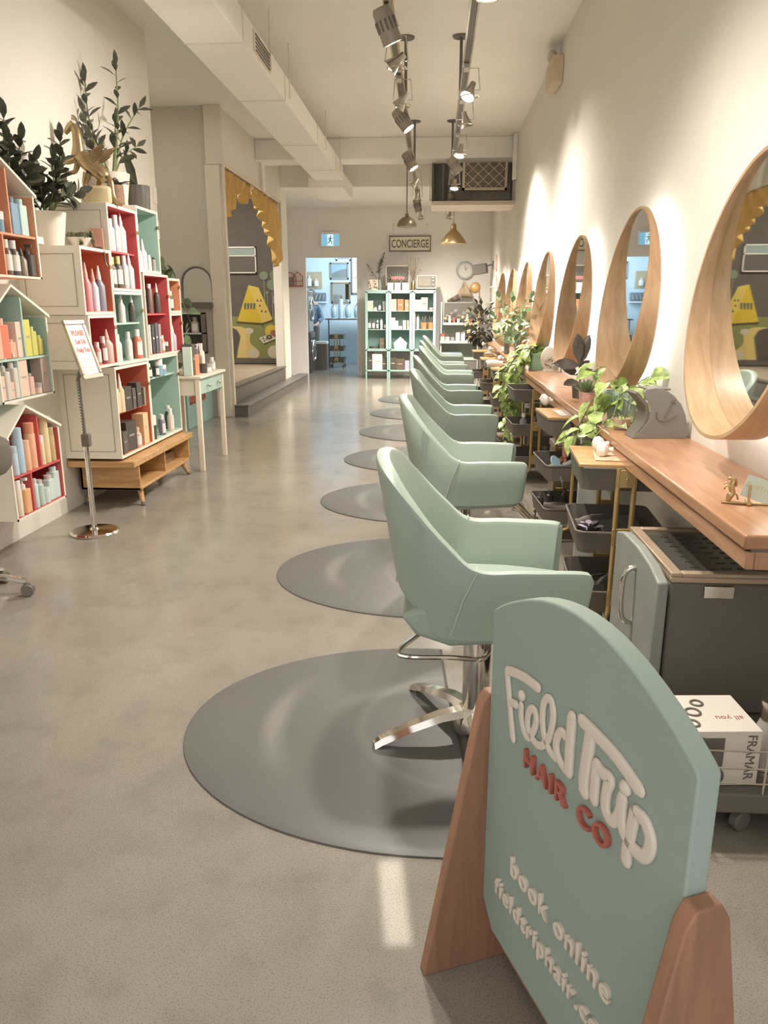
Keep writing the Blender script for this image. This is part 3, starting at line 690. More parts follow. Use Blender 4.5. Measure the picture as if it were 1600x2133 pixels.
B().lathe([(.045, 0), (.055, .09), (.05, .09), (.04, .07), (0, .07)], 20).obj('pot', CHAR, t)
bl, bs = B(), B(); bs.tube([(0, 0, .05), (-.02, -.02, .22), (-.03, -.02, .3)], .006, 6)
for d, L, z in (((-.15, -.1, 1), .17, .22), ((.25, .0, 1), .19, .2), ((-1, -.4, .12), .17, .2), ((.2, -.8, .5), .14, .16), ((-.8, .5, .5), .14, .14), ((.7, .5, .35), .13, .13), ((-.6, -.7, 0), .15, .1), ((-.1, -.3, 1), .1, .28)):
    bl.leaf((-.02, -.02, z), d, (-.5, -1, .3), L, L * .5, .1, 2)
bl.obj('foliage', mat('burgundy_leaf', (92, 84, 78), .25, var=.2), t, smooth=60); bs.obj('stem', CHAR, t)
# metal anchor tool holder
t = thing('anchor_stand', 'dark metal curved holder with anchor on its side at the wall end of the pothos', 'holder', (.975, 3.34, .851), R(4))
pl_ = [(-.13, 0), (.125, 0), (.125, .05), (.112, .10), (.088, .145), (.05, .182), (.01, .205), (-.04, .216), (-.085, .21), (-.10, .195), (-.072, .16), (-.056, .12), (-.06, .08), (-.085, .045)]
b = B(); b.prism([(x * .9, z) for x, z in pl_], -.006, .0, axis='y'); b.obj('side_plate', mat('gunmetal', (132, 130, 126), .35, .2), t, bev=.002)
b = B(); b.prism([(-.117, 0), (-.09, .0), (-.058, .06), (-.048, .1), (-.06, .145), (-.1, .19), (-.113, .2), (-.12, .19), (-.075, .14), (-.065, .1), (-.075, .06)], 0, .12, axis='y')
b.box(-.07, .03, 0, .12, .205, .212); b.obj('curved_shell', BLACKM, t, bev=.002)
b = B(); b.tube([(.045, -.008, .165), (.01, -.008, .09)], .003, 6); b.tube([(-.025, -.008, .115), (-.02, -.008, .085), (.01, -.008, .075), (.045, -.008, .09), (.062, -.008, .105)], .003, 6, smooth=4)
b.tube([(.034, -.008, .158), (.052, -.008, .15)], .0025, 6); b.obj('anchor', CHAR, t)
# mint planter with hanging variegated vine
t = thing('trailing_planter', 'big variegated vine in a mint oblong planter hanging down to the third trolley', 'plant', (.96, 7.15, .8505))
b = B(); b.rbox(-.09, .1, -.12, .12, 0, .14, .03); b.rbox(-.1, .11, -.13, .13, .13, .145, .03); b.obj('planter', mat('mint_plastic', (160, 196, 170), .45), t)
bl, bs = B(), B(); random.seed(5)
for k in range(13):
    y = random.uniform(-.25, .1); x = random.uniform(-.3, -.16); L_ = random.uniform(.05, .75)
    vine(bl, bs, [(-.02, y * .3, .13), (-.12, y * .7, .19), (x, y, .02), (x - .04, y - .03, -L_ * .5), (x - .03 + random.uniform(-.05, .05), y - .05, -L_)], 9 + int(L_ * 16), .09, .07, .03)
bl.obj('foliage', LEAFV, t, smooth=60); bs.obj('vines', STEMM, t)
# shell ornament
t = thing('shell_ornament', 'white upright shell-shaped dish with succulents beside the mint planter', 'ornament', (1.0, 6.85, .85))
b = B(); b.lathe([(0, .0), (.05, .01), (.085, .03), (.09, .045), (.08, .04), (.045, .02), (0, .015)], 24, (0, 0, .105), M=Matrix.Rotation(R(-80), 4, 'X') @ DG(.75, 1.15, 1)); b.box(-.04, .04, -.02, .05, 0, .02)
b.obj('shell', WHITE, t)
b = B()
for k in range(26): b.leaf((random.uniform(-.035, .035), -.02, random.uniform(.04, .12)), rv() + V((0, -1, 0)), (0, 0, 1), .03, .018, .1, 2)
b.obj('foliage', mat('grey_green_leaf', (140, 146, 120), .5, var=.3), t)
# bushy plant left of the fourth mirror, globe, far foliage
t = thing('leafy_plant', 'leafy green plant with broad leaves in front of the tan globe', 'plant', (.86, 7.85, .8505))
B().lathe([(.06, 0), (.08, .13), (.072, .13), (.06, .1), (0, .1)], 20).obj('pot', mat('dusty_pink_pot', (206, 160, 140), .5), t)
bl, bs = B(), B(); random.seed(3)
for k in range(9):
    a = k * .75; zzstem(bl, bs, (0, 0, .08), (.17 * cos(a) - .1, .2 * sin(a) - .06, .28 + .17 * (k % 3)), (-.03, 0, .05), 8, .11, .06, 0, .004)
bl.clamp(hi=.2); bs.clamp(hi=.2); bl.obj('foliage', mat('sage_leaf', (124, 148, 112), .35, var=.3, scale=25), t, smooth=60); bs.obj('stems', STEMM, t)
t = thing('feathery_plant', 'fern-like fronds in a tall dark glass vase in front of the fourth mirror', 'plant', (.9, 8.45, .8505))
B().lathe([(.03, 0), (.04, .06), (.018, .14), (.026, .2), (.02, .2), (.012, .14), (0, .1)], 18).obj('vase', CHAR, t)
bl, bs = B(), B()
for k in range(7):
    a = k * .95 + .3; zzstem(bl, bs, (0, 0, .16), (.22 * cos(a) - .05, .28 * sin(a), .42 + .08 * (k % 3)), (0, 0, .07), 16, .08, .022, 0, .003)
bl.clamp(hi=.18); bs.clamp(hi=.18); bl.obj('foliage', LEAFG, t, smooth=60); bs.obj('stems', STEMM, t)
t = thing('tan_globe', 'tan ball-shaped globe on a small foot on the counter', 'globe', (.90, 9.75, .851))
B().sphere((0, 0, .23), .17, 32).obj('ball', mat('tan_map', (216, 184, 146), .5, var=.12, scale=6), t)
B().lathe([(.06, 0), (.055, .012), (.014, .03), (.014, .055), (.03, .065), (0, .065)], 20).obj('foot', BRASS, t)
t = thing('dark_vase', 'small black vase holding white flowers beside the tan globe', 'vase', (.86, 9.35, .851)); B().lathe([(.03, 0), (.034, .1), (.026, .15), (.02, .14), (0, .12)], 16).obj('vase_body', BLACK, t)
b = B(); [b.leaf((0, 0, .14), rv(.6) + V((0, 0, 1)), (0, 1, 0), .12, .05, .3, 2) for k in range(9)]; b.obj('foliage', WHITE, t)
t = thing('black_foliage', 'dense near-black leafy arrangement at the far end of the counter', 'plant', (.76, 12.9, .9))
bl = B(); random.seed(8)
for k in range(330):
    d = rv().normalized(); p = V((d.x * .26, d.y * .3, d.z * .32 + .25)) * random.uniform(.5, 1); bl.leaf(p, d + rv(.5), V((0, 0, 1)), .12, .055, .2, 0)
bl.obj('foliage', LEAFD, t, smooth=60); B().lathe([(.06, -.045), (.09, .1), (0, .1)], 16).obj('pot', CHAR, t)
b = B(); [b.sphere((-.2 + random.uniform(-.1, .3), -.25 + random.uniform(-.1, .2), random.uniform(-.03, .3)), .018, 8) for k in range(22)]
o = b.obj('orange_blossoms', mat('orange_blossom', (230, 176, 110), .5), t)
o = None
# card holder with unicorn
t = thing('card_holder', 'brass rearing unicorn card holder with mint business card on the counter end', 'card holder', (.885, 2.2, .851), R(-12))
b = B(); b.box(-.05, .075, -.006, .006, 0, .006); b.box(.015, .028, -.02, .02, 0, .012); b.obj('base', BRASS, t, bev=.002)
b = B(); b.tube([(-.032, 0, .006), (-.028, 0, .022), (-.022, 0, .032), (-.026, 0, .045), (-.024, 0, .06), (-.022, 0, .07)], [.006, .0095, .008, .0085, .0075, .006], 10, smooth=3)
b.tube([(-.022, 0, .066), (-.03, 0, .074), (-.039, 0, .07)], [.0065, .006, .003], 8, smooth=3); b.tube([(-.029, 0, .077), (-.034, 0, .093)], [.0018, .0006], 6)
b.tube([(-.027, -.004, .05), (-.042, -.005, .053), (-.046, -.005, .042)], .0026, 6); b.tube([(-.027, .004, .052), (-.04, .005, .06), (-.047, .005, .052)], .0024, 6)
b.tube([(-.018, 0, .03), (-.01, 0, .026), (-.006, 0, .012)], .0028, 6, smooth=3); b.tube([(-.018, 0, .074), (-.014, 0, .06), (-.016, 0, .05)], .004, 6, smooth=3)
b.obj('unicorn', BRASS, t, smooth=60)
B().tube([(.021, -.012, .01), (.021, -.012, .055), (.018, -.012, .06)], [.0035, .003], 8).obj('column', BRASS, t)
Mc = Matrix.Translation((.045, .004, .042)) @ Matrix.Rotation(R(-12), 4, 'X') @ Matrix.Rotation(R(18), 4, 'Y')
cdo = B().box(-.04, .045, -.0006, .0006, -.03, .034, Mc).obj('business_card', pmat((206, 220, 206)), t)
text('card_lettering', 'FieldTrip', .02, .0003, BRASS, t, Mc @ bas(V((1, 0, 0)), V((0, 0, 1)), V((0, -1, 0)), (-.036, -.0009, 0)))
# ---------------- left side: product houses ----------------
PG = {}
def product(kind, x, y, z, h, w, c, cc, label, group, rz=0):
    key = (kind, h, w, c, cc)
    if key in PG:
        t = copy_tree(PG[key])
    else:
        t = thing({'can': 'spray_can', 'pump': 'pump_bottle', 'noz': 'nozzle_bottle', 'sq': 'square_bottle', 'jar': 'product_jar', 'box': 'product_carton', 'tube': 'tall_bottle', 'lab': 'labelled_bottle'}[kind], label, 'x')
        PG[key] = t; m = pmat(c); m2 = pmat(cc); r = w / 2
        if kind == 'can':
            B().lathe([(0, 0), (r, 0), (r, h * .74), (r * .93, h * .76)], 18).obj('can_body', m, t); B().lathe([(r * .93, h * .76), (r * .93, h * .99), (r * .8, h), (0, h)], 18).obj('cap', m2, t)
        elif kind == 'tube':
            B().lathe([(0, 0), (r, 0), (r, h * .8), (r * .7, h * .85)], 16).obj('bottle_body', m, t); B().lathe([(r * .72, h * .84), (r * .72, h), (0, h)], 16).obj('cap', m2, t)
        elif kind == 'pump':
            B().rbox(-r, r, -r, r, 0, h * .68, r * .3).obj('bottle_body', m, t, bev=.003); b = B(); b.lathe([(r * .5, h * .68), (r * .5, h * .8), (r * .2, h * .82), (r * .2, h * .95), (0, h * .95)], 12); b.box(-r * .25, r * .9, -r * .25, r * .25, h * .92, h); b.obj('pump', m2, t)
        elif kind == 'sq':
            B().rbox(-r * .75, r * .75, -r, r, 0, h * .84, r * .25).obj('bottle_body', m, t, bev=.003); B().lathe([(r * .6, h * .84), (r * .6, h), (0, h)], 14).obj('cap', m2, t)
        elif kind == 'noz':
            B().lathe([(0, 0), (r, 0), (r, h * .55), (r * .5, h * .68), (r * .4, h * .7)], 16).obj('bottle_body', m, t); B().lathe([(r * .45, h * .69), (r * .45, h * .76), (r * .12, h), (0, h)], 12).obj('nozzle', m2, t)
        elif kind == 'lab':
            B().lathe([(0, 0), (r, 0), (r, h * .66), (r * .6, h * .76)], 16).obj('bottle_body', m, t); B().lathe([(r * .62, h * .75), (r * .62, h), (0, h)], 14).obj('cap', m2, t)
            vs = [(r * 1.03 * cos(R(a)), r * 1.03 * sin(R(a)), zz) for zz in (h * .12, h * .58) for a in range(-70, 51, 20)]
            k = 7; B().add(vs, [(i, i + 1, k + i + 1, k + i) for i in range(k - 1)]).obj('paper_label', WHITE, t)
        elif kind == 'jar':
            B().lathe([(0, 0), (r, 0), (r, h * .6)], 16).obj('jar_body', m, t); B().lathe([(r * 1.04, h * .6), (r * 1.04, h), (0, h)], 16).obj('lid', m2, t)
        else:
            B().box(-r * .8, r * .8, -r, r, 0, h).obj('carton', m, t, bev=.0015); B().box(r * .8 - .0005, r * .8 + .001, -r * .5, r * .5, h * .5, h * .56).obj('print_line', m2, t)
    t.location = (x, y, z + .0006); t.rotation_euler = (0, 0, R(rz))
    t['label'] = label; t['category'] = {'can': 'spray can', 'jar': 'jar', 'box': 'carton'}.get(kind, 'bottle'); t['group'] = group
    return t
ORD = ['leftmost', 'second from left', 'third from left', 'fourth from left', 'fifth from left', 'sixth from left', 'seventh from left']
CN = {}
bx_ = -2.142
def row(items, xf, y0, y1, z, place, group):
    """items: (kind, h, w, colour, cap, words); left to right as the camera sees them"""
    n = len(items)
    for i, (kind, h, w, c, cc, wd) in enumerate(items):
        y = y0 + (y1 - y0) * (i + .5) / n
        pos = 'rightmost' if i == n - 1 else ORD[i]
        x = xf - w * .5 - .012 - (.05 if (i % 2 and kind in ('can', 'lab') and n > 4) else 0)
        product(kind, x, y, z, h * (1.1 if xf == bx_ or xf == bx_ - .03 else 1), w * (1.1 if n < 5 else 1), c, cc, f'{wd}, {pos} {place}', group, random.uniform(-6, 6))
WH, BK, PK, PE, GY, BL_, LM = (236, 232, 226), (84, 79, 74), (226, 186, 168), (228, 168, 128), (170, 164, 156), (140, 172, 196), (206, 214, 140)
def house(y0, z0, inner, label, shelf, d1, d2):
    t = thing('house_shelf', label, 'shelf', (XL, y0, z0), 0, 'house-shaped wall shelves'); D = .3; w_, e, ap = .57, .455, .6; th = .012; am = w_ * .36
    B().box(0, D, 0, th, 0, e + .02).obj('side_panel', SIDE, t); B().box(0, D, w_ - th, w_, 0, e).obj('side_panel', SIDE, t)
    B().box(0, D, th, w_ - th, 0, th).obj('bottom_panel', inner, t)
    B().prism([(th, th), (w_ - th, th), (w_ - th, e), (am, ap - th), (th, e)], 0, .008, axis='x').obj('back_panel', inner, t)
    B().prism([(-.02, e - .005), (am, ap), (am, ap + .014), (-.02, e + .012)], 0, D + .01, axis='x').obj('roof_panel', SIDE, t)
    B().prism([(w_ + .02, e - .02), (am, ap), (am, ap + .014), (w_ + .02, e - .004)], 0, D + .01, axis='x').obj('roof_panel', SIDE, t)
    b = B(); b.box(D - .001, D + .002, 0, .014, 0, e); b.box(D - .001, D + .002, w_ - .014, w_, 0, e - .02); b.box(D - .001, D + .002, 0, w_, 0, .012)
    b.obj('front_edging', EDGE, t)
    B().box(.008, D - .003, th, .016, th, e).obj('side_lining', inner, t); B().box(.008, D - .003, w_ - .018, w_ - th, th, e - .02).obj('side_lining', inner, t)
    B().box(.008, D - .004, th, w_ - th, shelf, shelf + .012).obj('shelf_board', inner, t)
    B().box(.008, D - .004, d1, d1 + .012, shelf + .012, e + (ap - e) * (1 - abs(d1 - am) / (w_ - am)) - .012 if d1 > am else e + .05).obj('divider', inner, t)
    B().box(.008, D - .004, d2, d2 + .012, th, shelf).obj('divider', inner, t)
    return t
house(3.9, .262, CRIM, 'lowest house-shaped shelf, crimson inside, on the left wall', .23, .33, .2)
house(3.9, .90, TEAL, 'middle house-shaped shelf, pale teal inside, on the left wall', .215, .3, .2)
house(3.9, 1.548, ORANGE, 'highest house-shaped shelf, orange inside, on the left wall', .215, .3, .2)
hx = -2.245
g = 'hair products in the lowest house shelf'
row([('can', .16, .045, (188, 206, 216), (188, 206, 216), 'short pale blue can'), ('can', .25, .056, (176, 200, 216), (184, 206, 218), 'tall pale blue can'), ('can', .17, .046, (232, 178, 142), (236, 190, 160), 'short peach can'), ('can', .26, .058, (230, 178, 146), (226, 150, 118), 'tall peach can')], hx, 3.95, 4.22, .505, 'upstairs left in the crimson house shelf', g)
row([('can', .17, .04, (228, 206, 170), WH, 'slim cream can'), ('can', .27, .056, (224, 200, 158), (220, 192, 150), 'tall cream can'), ('can', .2, .05, (196, 172, 130), (190, 168, 130), 'olive tan can')], hx, 4.25, 4.44, .505, 'upstairs right in the crimson house shelf', g)
row([('can', .2, .05, (222, 214, 196), WH, 'cream spray bottle'), ('pump', .2, .058, (226, 172, 128), WH, 'orange pump bottle')], hx, 3.94, 4.09, .275, 'below left in the crimson house shelf', g)
row([('tube', .17, .04, (196, 212, 206), (206, 220, 214), 'slim mint tube'), ('tube', .15, .05, (190, 206, 200), (216, 200, 192), 'mint round bottle'), ('jar', .09, .06, (206, 220, 214), (216, 226, 220), 'small mint jar'), ('sq', .15, .075, (200, 216, 210), (214, 196, 190), 'squat mint bottle'), ('sq', .19, .07, (200, 218, 214), (206, 220, 216), 'tall mint bottle')], hx, 4.13, 4.45, .275, 'below right in the crimson house shelf', g)
g = 'hair products in the middle house shelf'
row([('sq', .2, .06, (232, 186, 160), WH, 'pale peach bottle'), ('sq', .21, .075, (226, 130, 106), PK, 'big coral bottle'), ('sq', .1, .05, (232, 176, 148), PK, 'small peach bottle'), ('box', .19, .07, (222, 202, 186), GY, 'beige carton')], hx, 3.93, 4.2, 1.128, 'upstairs left in the teal house shelf', g)
row([('box', .2, .07, (214, 206, 110), GY, 'tall yellow carton'), ('sq', .16, .05, (206, 200, 112), LM, 'yellow bottle'), ('sq', .11, .055, (200, 194, 110), LM, 'short yellow bottle')], hx, 4.22, 4.44, 1.128, 'upstairs right in the teal house shelf', g)
row([('box', .13, .06, (232, 196, 180), GY, 'short pink carton'), ('pump', .22, .05, (206, 198, 188), (216, 210, 202), 'grey pump bottle'), ('box', .09, .05, (230, 192, 174), GY, 'tiny pink carton'), ('pump', .24, .055, (212, 202, 192), (220, 212, 204), 'taller grey pump bottle')], hx, 3.93, 4.1, .914, 'below left in the teal house shelf', g)
row([('box', .2, .075, (230, 198, 180), GY, 'tall pink carton'), ('sq', .12, .05, (216, 180, 166), GY, 'small rose bottle'), ('jar', .06, .05, (220, 190, 176), GY, 'rose jar'), ('box', .2, .075, (196, 174, 162), GY, 'taupe carton')], hx, 4.13, 4.45, .914, 'below right in the teal house shelf', g)
g = 'hair products in the highest house shelf'
row([('sq', .2, .07, (120, 152, 178), (140, 170, 190), 'big blue bottle'), ('jar', .1, .06, (128, 156, 176), WH, 'small blue jar')], hx, 3.95, 4.19, 1.776, 'upstairs left in the orange house shelf', g)
row([('sq', .19, .075, (130, 160, 184), (110, 130, 150), 'blue bottle with dark cap'), ('sq', .19, .075, (190, 214, 208), (176, 208, 204), 'aqua bottle')], hx, 4.24, 4.42, 1.776, 'upstairs right in the orange house shelf', g)
row([('lab', .18, .055, (120, 90, 80), WH, 'brown bottle with white cap'), ('lab', .18, .06, (90, 84, 78), WH, 'black bottle with white cap'), ('noz', .15, .05, (150, 136, 120), BK, 'bottle with floral label'), ('pump', .17, .06, (88, 82, 78), BK, 'black pump bottle')], hx, 4.13, 4.44, 1.562, 'below in the orange house shelf', g)
# ---------------- stacked open boxes ----------------
def obox_(nm, lb, y0, y1, z0, z1, inner, shelf=None):
    t = thing('display_box', lb, 'box shelf', (XL, y0, z0), 0, 'stacked wooden display boxes'); D = .4; w_, h = y1 - y0, z1 - z0; th = .018
    b = B(); b.box(0, D, 0, th, 0, h); b.box(0, D, w_ - th, w_, 0, h); b.box(0, D, th, w_ - th, 0, th); b.box(0, D, th, w_ - th, h - th, h)
    b.obj('carcass', SIDE, t, bev=.0015)
    b = B(); b.box(.04, .36, -.004, .0, .05, .054); b.box(.04, .36, -.004, 0, h - .05, h - .046); b.box(.04, .044, -.004, 0, .05, h - .046); b.box(.356, .36, -.004, 0, .05, h - .046)
    b.obj('panel_groove', mat('panel_line', (180, 166, 144), .7), t)
    B().box(.02, .028, th, w_ - th, th, h - th).obj('back_panel', inner, t)
    b = B(); q = .003; b.box(.028, D - .002, th, th + q, th, h - th); b.box(.028, D - .002, w_ - th - q, w_ - th, th, h - th); b.box(.028, D - .002, th, w_ - th, th, th + q); b.box(.028, D - .002, th, w_ - th, h - th - q, h - th)
    b.obj('lining', inner, t)
    b = B(); b.box(D - .001, D + .002, 0, th, 0, h); b.box(D - .001, D + .002, w_ - th, w_, 0, h); b.box(D - .001, D + .002, th, w_ - th, 0, th); b.box(D - .001, D + .002, th, w_ - th, h - th, h)
    b.obj('front_edging', EDGE, t)
    if shelf: B().box(.03, D - .03, th, w_ - th, shelf, shelf + .012).obj('shelf_board', inner, t)
    B().box(D, D + .006, w_ - .03, w_ + .01, h * .72, h * .72 + .022).obj('hinge', BRASS, t)
obox_('A', 'coral display box, bottom left of the stack on the low bench', 5.13, 5.755, .372, 1.0, CORAL, .3)
obox_('B', 'pale teal display box, bottom right of the stack on the low bench', 5.757, 6.455, .372, 1.02, TEAL, .48)
obox_('C', 'small dark red display box, middle left behind the sign stand', 4.80, 5.215, 1.012, 1.345, CRIM)
obox_('D', 'pale teal display box in the middle of the stack', 5.217, 5.755, 1.005, 1.497, TEAL, .27)
obox_('E', 'orange display box, upper left under the small succulent bowl', 4.77, 5.225, 1.347, 1.755, CORAL)
obox_('F', 'crimson display box, top left under the brass horse', 5.23, 5.755, 1.50, 2.055, CRIM, .25)
obox_('G', 'pale teal display box, top right under the black pot', 5.757, 6.2, 1.642, 2.10, TEAL)
obox_('H', 'crimson display box, right of the middle teal one', 5.80, 6.345, 1.022, 1.64, CRIM, .31)
obox_('I', 'narrow orange display box, upper right edge of the stack', 6.35, 6.64, 1.345, 1.62, ORANGE)
obox_('J', 'narrow crimson display box, lower right edge of the stack', 6.35, 6.64, 1.022, 1.343, CRIM)
bx_ = -2.142
def bt(h, c, cap, wd, k='lab', w=.045): return (k, h, w, c, cap, wd)
g = 'small products in the coral box'
row([bt(.15, (226, 198, 160), WH, 'short cream bottle', 'sq', .05), bt(.24, (232, 204, 168), WH, 'cream bottle with white tip', 'noz', .05)], bx_, 5.16, 5.30, .684, 'on the shelf of the coral box', g)
row([('box', .15, .1, BK, GY, 'wide black carton'), ('box', .13, .06, (96, 90, 84), GY, 'dark grey carton'), ('box', .16, .08, BK, GY, 'black carton'), ('box', .12, .04, (140, 132, 116), GY, 'olive carton')], bx_, 5.31, 5.72, .684, 'among the cartons on the coral box shelf', g)
row([('box', .14, .09, (92, 86, 82), GY, 'dark carton'), ('box', .19, .14, BK, GY, 'big black carton'), ('lab', .13, .06, (232, 176, 164), PK, 'round pink bottle'), ('box', .21, .1, (232, 196, 152), PE, 'pale orange carton')], bx_, 5.17, 5.72, .392, 'on the floor of the coral box', g)
g = 'small products in the bottom teal box'
row([bt(.1, BK, WH, 'black bottle'), bt(.13, WH, WH, 'white bottle'), bt(.1, BK, GY, 'dark bottle'), ('jar', .12, .07, BL_, WH, 'blue and white jar'), ('jar', .07, .07, BL_, WH, 'small blue jar')], bx_, 5.80, 6.2, .866, 'on the shelf of the bottom teal box', g)
row([('jar', .17, .075, BK, WH, 'stack of black tubs'), bt(.24, BK, WH, 'tall black bottle', 'lab', .07), bt(.15, (130, 124, 140), WH, 'grey bottle', 'lab', .05), bt(.14, (196, 120, 108), WH, 'reddish bottle', 'lab', .045), bt(.17, (222, 206, 190), WH, 'beige bottle', 'lab', .055), bt(.18, BK, WH, 'black bottle', 'lab', .06)], bx_, 5.79, 6.42, .392, 'on the floor of the bottom teal box', g)
g = 'small products in the dark red box'
row([bt(.13, (200, 140, 130), WH, 'small rose bottle'), bt(.16, (150, 92, 84), WH, 'brown bottle'), bt(.2, (208, 176, 166), PK, 'tall rose bottle', 'noz', .07)], bx_, 4.9, 5.19, 1.032, 'in the small dark red box', g)
g = 'small products in the middle teal box'
row([bt(.17, WH, WH, 'white bottle', 'lab', .06), bt(.12, BK, WH, 'small black bottle', 'lab', .04), bt(.18, (210, 216, 212), WH, 'pale bottle', 'lab', .055), bt(.13, BK, GY, 'dark bottle', 'lab', .045), bt(.19, (214, 120, 96), WH, 'red bottle', 'lab', .07)], bx_, 5.25, 5.73, 1.026, 'on the floor of the middle teal box', g)
row([bt(.14, WH, WH, 'white bottle', 'noz', .045), bt(.12, BK, WH, 'black bottle', 'lab', .04), bt(.18, (228, 222, 216), WH, 'tall white bottle', 'noz', .05), bt(.15, (150, 110, 106), WH, 'brownish bottle', 'lab', .045), bt(.18, BK, WH, 'tall black bottle', 'noz', .05)], bx_ - .03, 5.25, 5.73, 1.288, 'on the shelf of the middle teal box', g)
g = 'nozzle bottles in the orange box'
row([bt(.27, (226, 150, 156), (236, 200, 190), 'tall pink spray bottle', 'noz', .055), bt(.24, (214, 206, 214), PK, 'lilac nozzle bottle', 'noz', .055), bt(.26, (140, 136, 150), WH, 'grey nozzle bottle', 'noz', .065)], bx_, 4.84, 5.15, 1.367, 'in the orange box', g)
g = 'small products in the top crimson box'
row([bt(.24, WH, WH, 'tall white bottle', 'tube', .06), bt(.19, WH, WH, 'white bottle', 'lab', .055), bt(.22, (200, 196, 210), WH, 'pale lilac bottle', 'lab', .06), bt(.24, WH, WH, 'white nozzle bottle', 'noz', .06)], bx_ - .03, 5.26, 5.66, 1.764, 'on the shelf of the top crimson box', g)
row([bt(.18, BK, LM, 'black bottle with lime cap', 'lab', .055), bt(.19, (96, 92, 84), LM, 'charcoal bottle with lime cap', 'lab', .056), bt(.2, (196, 198, 200), WH, 'silver bottle', 'lab', .05), bt(.22, (206, 208, 208), WH, 'pale nozzle bottle', 'noz', .06)], bx_, 5.26, 5.68, 1.521, 'on the floor of the top crimson box', g)
g = 'small products in the top teal box'
row([bt(.18, WH, WH, 'white bottle', 'noz', .05), bt(.2, (216, 204, 210), WH, 'pale patterned bottle', 'noz', .055), bt(.1, WH, WH, 'short white bottle', 'tube', .035), bt(.09, GY, BK, 'tiny dark bottle', 'tube', .03)], bx_, 5.78, 6.14, 1.663, 'in the top teal box', g)
g = 'small products in the right crimson box'
row([bt(.19, (110, 132, 160), WH, 'blue tube', 'tube', .045), bt(.15, BK, WH, 'short black bottle', 'lab', .04), bt(.2, (120, 106, 98), WH, 'brown tube', 'tube', .045), bt(.16, BK, WH, 'black bottle', 'lab', .045), bt(.21, BK, WH, 'tall black bottle', 'noz', .05)], bx_ - .03, 5.84, 6.27, 1.346, 'on the shelf of the right crimson box', g)
row([bt(.2, (206, 206, 204), WH, 'white box tube', 'box', .045), bt(.2, BK, WH, 'black carton', 'box', .05), bt(.21, (90, 96, 112), WH, 'navy carton', 'box', .05), bt(.2, (176, 150, 160), WH, 'mauve carton', 'box', .05), bt(.12, (196, 156, 110), WH, 'small amber bottle', 'lab', .04), bt(.07, BK, WH, 'tiny black jar', 'jar', .04)], bx_, 5.84, 6.29, 1.043, 'on the floor of the right crimson box', g)
g = 'single bottles in the narrow boxes'
row([bt(.14, BK, WH, 'black and white bottle', 'lab', .04)], bx_, 6.4, 6.5, 1.366, 'and only one in the narrow orange box', g)
row([bt(.19, (190, 186, 206), WH, 'pale violet bottle', 'noz', .055)], bx_, 6.4, 6.52, 1.043, 'and only one in the narrow crimson box', g)
# ---------------- low bench under the boxes ----------------
t = thing('low_bench', 'honey oak mid-century bench with peg legs carrying the display boxes', 'bench', (-2.3, 5.85, 0))
B().box(-.24, .235, -.73, .61, .31, .355).obj('top', OAK, t, bev=.004)
b = B(); b.box(-.22, .215, -.6, .56, .12, .14); b.box(-.22, .215, -.6, -.58, .12, .31); b.box(-.22, .215, .54, .56, .12, .31); b.box(-.22, -.2, -.6, .56, .12, .31)
b.obj('lower_case', OAK, t, bev=.003); B().box(-.2, .2, -.02, .0, .14, .31).obj('divider', OAK, t)
for sx in (-.17, .17):
    for sy in (-.5, .46):
        B().tube([(sx, sy, .12), (sx * 1.25, sy * 1.12, .0)], [.023, .013], 12).obj('leg', OAK, t)
        B().tube([(sx * 1.21, sy * 1.1, .022), (sx * 1.25, sy * 1.12, .0)], [.0155, .014], 12).obj('leg_cap', CHAR, t)
pbox('magazine_stack', 'small stack of boxes inside the low oak bench', 'boxes', -2.28, 6.2, .141, .16, .3, .07, mat('dull_brown', (140, 116, 92), .6))
# ---------------- sign stand ----------------
t = thing('notice_stand', 'chrome pole stand with tilted notice PLEASE Let Us Help You on a round base', 'sign stand', (-2.14, 4.58, 0))
B().lathe([(0, 0), (.148, 0), (.15, .012), (.14, .022), (.03, .028), (.02, .04), (0, .04)], 36).obj('base', CHROME, t)
B().tube([(0, 0, .03), (-.002, .0, .62)], .016, 14).obj('lower_pole', CHROME, t)
B().tube([(-.002, 0, .58), (-.01, 0, .97), (.03, .0, 1.08)], .011, 12).obj('upper_pole', DGREY, t)
b = B(); [b.sphere((-.009, -.0108, .62 + .0175 * k), .0042, 6) for k in range(20)]; b.obj('pole_holes', WHITE, t)
B().box(-.02, .03, -.024, .02, .56, .64).obj('clamp', BLACK, t, bev=.006)
NR = V((.1, .995, 0)).normalized(); NU = V((-.28, .03, .96)).normalized(); NM = bas(NR, NU, NR.cross(NU).normalized(), (.045, .0, 1.15))
pts = [(.09, .17), (-.105, .165), (-.105, -.16), (.09, -.17)]
fr = B(); fr.box(-.115, .105, .15, .178, -.012, .006, NM); fr.box(-.115, .105, -.178, -.15, -.012, .006, NM); fr.box(-.115, -.09, -.15, .15, -.012, .006, NM); fr.box(.08, .105, -.15, .15, -.012, .006, NM)
fr.obj('frame', STEEL, t, bev=.003)
B().box(-.092, .082, -.152, .152, -.01, -.001, NM).obj('paper', WHITE, t)
RED = pmat((226, 120, 112))
for s, y, sz in (('PLEASE', .085, .042), ('Let Us', .035, .04), ('Help You', -.015, .036)):
    text('notice_lettering', s, sz, .0003, RED, t, NM @ Matrix.Translation((-.005, y, .0005)), .0012, align='CENTER')
b = B()
for k in range(5): b.box(-.06, .05, -.06 - .017 * k, -.056 - .017 * k, -.001, .0004, NM)
b.obj('small_print', pmat((206, 196, 190)), t)
